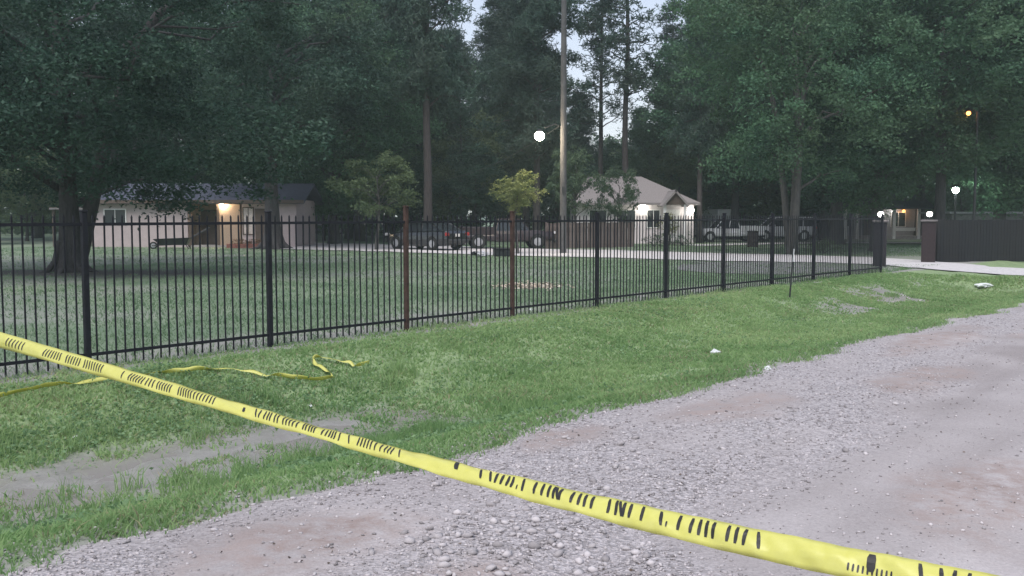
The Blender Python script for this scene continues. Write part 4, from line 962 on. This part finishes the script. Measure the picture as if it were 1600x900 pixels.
OBS = ([-160, 0, 200, 400, 500, 640, 700, 850, 1000, 1190, 1400, 1500, 1760], [22, 23.5, 22, 20, 19.5, 22.5, 26, 33, 39, 46, 50, 52, 58])
tyf = np.poly1d(np.polyfit(TXP, TYP, 4))
TW = .076
def tape_frame(px):
    iz = .2 + (.4545 - .2) * px / 1500.0; P0 = at(px, float(tyf(px)), 1 / iz)
    iz2 = .2 + (.4545 - .2) * (px + 2) / 1500.0; P1 = at(px + 2, float(tyf(px + 2)), 1 / iz2)
    d = (P1 - P0).normalized(); v = (P0 - Vector((0, 0, CAMZ))).normalized(); w = d.cross(v).normalized()
    if w.z < 0: w = -w
    ca = min(1, float(np.interp(px, *OBS)) / (TW * F * iz)); a = math.acos(ca); w2 = (w * math.cos(a) + v * math.sin(a)).normalized()
    nrm = d.cross(w2).normalized()
    if nrm.dot(v) > 0: nrm = -nrm
    return P0, w2, nrm
def tape_pt(px, q, off=0.0):           # q from -1 (lower edge) to 1 (upper edge)
    P0, w, n = tape_frame(px); cr = .010 * (1 - q * q) + .0030 * math.sin(px * .045 + q * 1.9) + .0016 * math.sin(px * .13 + q * 3.4) + .0012 * math.sin(px * .031 - q * 5)
    return P0 + w * (q * TW / 2) + n * (cr + off)
TP = empty('barrier_tape', (0, 0, 0), 0, 'yellow barrier tape with black lettering stretched across the gravel road between two stakes', 'tape')
xs = np.linspace(-160, 1760, 400); qs = np.linspace(-1, 1, 7)
v = np.array([[tape_pt(px, q) for q in qs] for px in xs]).reshape(-1, 3); i = np.arange(len(xs) * 7).reshape(len(xs), 7)
me = np_mesh('ribbon', v, np.stack([i[:-1, :-1], i[1:, :-1], i[1:, 1:], i[:-1, 1:]], -1).reshape(-1, 4)); rb = link('ribbon', me, YEL, TP, True)
sd = rb.modifiers.new('thickness', 'SOLIDIFY'); sd.thickness = .0003; sd.offset = 0
mb = MB()
def mark(px, w, lo, hi, slant=0):
    qs_ = np.linspace(lo, hi, 5); vs_ = []
    for k, q in enumerate(qs_):
        u = px + slant * (1 - 2 * k / 4) ; ww = w * (1 if 0 < k < 4 else .7)
        vs_ += [tape_pt(u - ww / 2, q, .0012), tape_pt(u + ww / 2, q, .0012)]
    MB().add(vs_, [(2 * k, 2 * k + 1, 2 * k + 3, 2 * k + 2) for k in range(4)]).build('printed_letter', INK, TP)
near = [(752, 1), (767, 1), (776, 0), (785, 0), (794, 0), (801, 0), (818, 0), (837, 0), (849, 0), (859, 0), (867, 0), (872, 1), (877, 0), (895, 0), (906, 0), (915, 0), (926, 0), (952, 0), (964, 0), (971, 1), (976, 0), (986, 0), (1005, 0), (1034, 1), (1062, 0), (1081, 0), (1094, 0), (1105, 0), (1116, 0), (1139, 0), (1152, 0), (1165, 0), (1186, 1), (1440, 1), (1472, 1), (1491, 0), (1514, 0)]
for px, sl in near: k_ = px / 1000; mark(px, 4.6 * k_ + .4, -.40, .80, (2.4 if sl else -.5) * k_)
mark(714, 7, -.1, .85, 0); mark(809, 2, -.4, .1, 0); mark(1044, 2.6, -.4, .05, 0); mark(1362, 14, -.35, .8, 0)
for k in range(10): mark(1328 + k * 7.4, 3.2, -.55, -.05, 0)
for px in (401, 407, 415, 420, 424, 431, 436, 445, 450, 455, 460, 466, 476, 480, 485, 489, 493, 505, 511, 516, 520, 524, 531, 546, 561, 566, 571, 576, 581, 588, 597, 604, 609, 614, 625): mark(px, 2.3, -.55, .7, 1.2 if px in (401, 546, 625) else -.8)
mark(382, 4, -.35, .35, 0)
for px in list(range(205, 226, 4)) + [231, 236, 241] + list(range(248, 272, 4)) + list(range(281, 302, 4)) + list(range(306, 338, 5)): mark(px, 1.9, -.6, .62, -.8)
for px in list(range(14, 40, 5)) + list(range(72, 100, 4)) + list(range(106, 128, 4)) + list(range(134, 166, 4)) + [194]: mark(px, 1.7, -.6, .55, -.6)
for px, lab in ((-158, 'rough wooden stake holding the far end of the barrier tape'), (1757, 'rough wooden stake holding the near end of the barrier tape')):
    q = tape_pt(px, 0); gz0 = gz(q.x, q.y) if px < 0 else 0.0
    e = empty('wooden_stake', (q.x, q.y + .02, gz0), .3, lab, 'stake'); hz = q.z - gz0 + .12
    MB().box((0, 0, hz / 2 - .1), (.04, .04, hz + .2), bev=.004).build('shaft', WOOD2, e); MB().lathe([(.032, hz - .155), (.033, hz - .085)], n=8).build('tape_wrap', YEL, e)
# fallen tape on the verge
gp_ = [(-60, 640), (0, 626), (60, 613), (120, 606), (180, 598), (230, 592), (270, 588), (320, 584), (355, 582), (390, 588), (430, 594), (470, 598), (505, 600), (520, 595), (512, 586), (496, 577), (489, 570), (497, 565), (520, 568), (545, 573), (558, 578), (577, 574)]
P = [Vector(onv(*q)) for q in gp_]
pp = []
for k in range(len(P) - 1):
    for u in range(6):
        a_, b_, c_, d_ = P[max(k - 1, 0)], P[k], P[k + 1], P[min(k + 2, len(P) - 1)]; q = u / 6
        pp.append(.5 * ((2 * b_) + (c_ - a_) * q + (2 * a_ - 5 * b_ + 4 * c_ - d_) * q * q + (3 * b_ - a_ - 3 * c_ + d_) * q ** 3))
pp.append(P[-1]); v = []; r = np.random.default_rng(88)
for k, q in enumerate(pp):
    t_ = (pp[min(k + 1, len(pp) - 1)] - pp[max(k - 1, 0)]).normalized(); sd_ = t_.cross(Vector((0, 0, 1))).normalized(); a = .5 + .9 * math.sin(k * .21) + .5 * math.sin(k * .53)
    w = sd_ * math.cos(a) + Vector((0, 0, 1)) * math.sin(a); z0 = gz(q.x, q.y) + .035 + .022 * abs(math.sin(a)) + .02 * float(vnoise(np.array([k * .35]), np.array([0.]), 3)[0])
    c_ = Vector((q.x, q.y, z0)); v += [c_ - w * .026, c_ + Vector((0, 0, .006)), c_ + w * .026]
i = np.arange(len(pp) * 3).reshape(-1, 3)
o = link('fallen_tape', np_mesh('fallen_tape', np.array(v), np.stack([i[:-1, :-1], i[1:, :-1], i[1:, 1:], i[:-1, 1:]], -1).reshape(-1, 4)), YEL, None, True)
sd = o.modifiers.new('thickness', 'SOLIDIFY'); sd.thickness = .0004
tag(o, 'loose twisted length of yellow tape fallen on the grass below the iron fence', 'tape')

# ------------------------------------------------------------------ evening haze
hz_ = MB().box((0, 0, 15), (2400, 2400, 33)).build('haze', None)
hm = bpy.data.materials.new('haze_air'); hm.use_nodes = True; hn = hm.node_tree; hn.nodes.remove(hn.nodes['Principled BSDF'])
pv_ = hn.nodes.new('ShaderNodeVolumePrincipled'); pv_.inputs['Color'].default_value = (.80, .95, .92, 1); pv_.inputs['Density'].default_value = HAZE; pv_.inputs['Anisotropy'].default_value = .35
hn.links.new(pv_.outputs[0], hn.nodes['Material Output'].inputs['Volume']); hz_.data.materials.append(hm)
tag(hz_, 'thin evening haze filling the air over the yard', 'haze', kind='stuff')
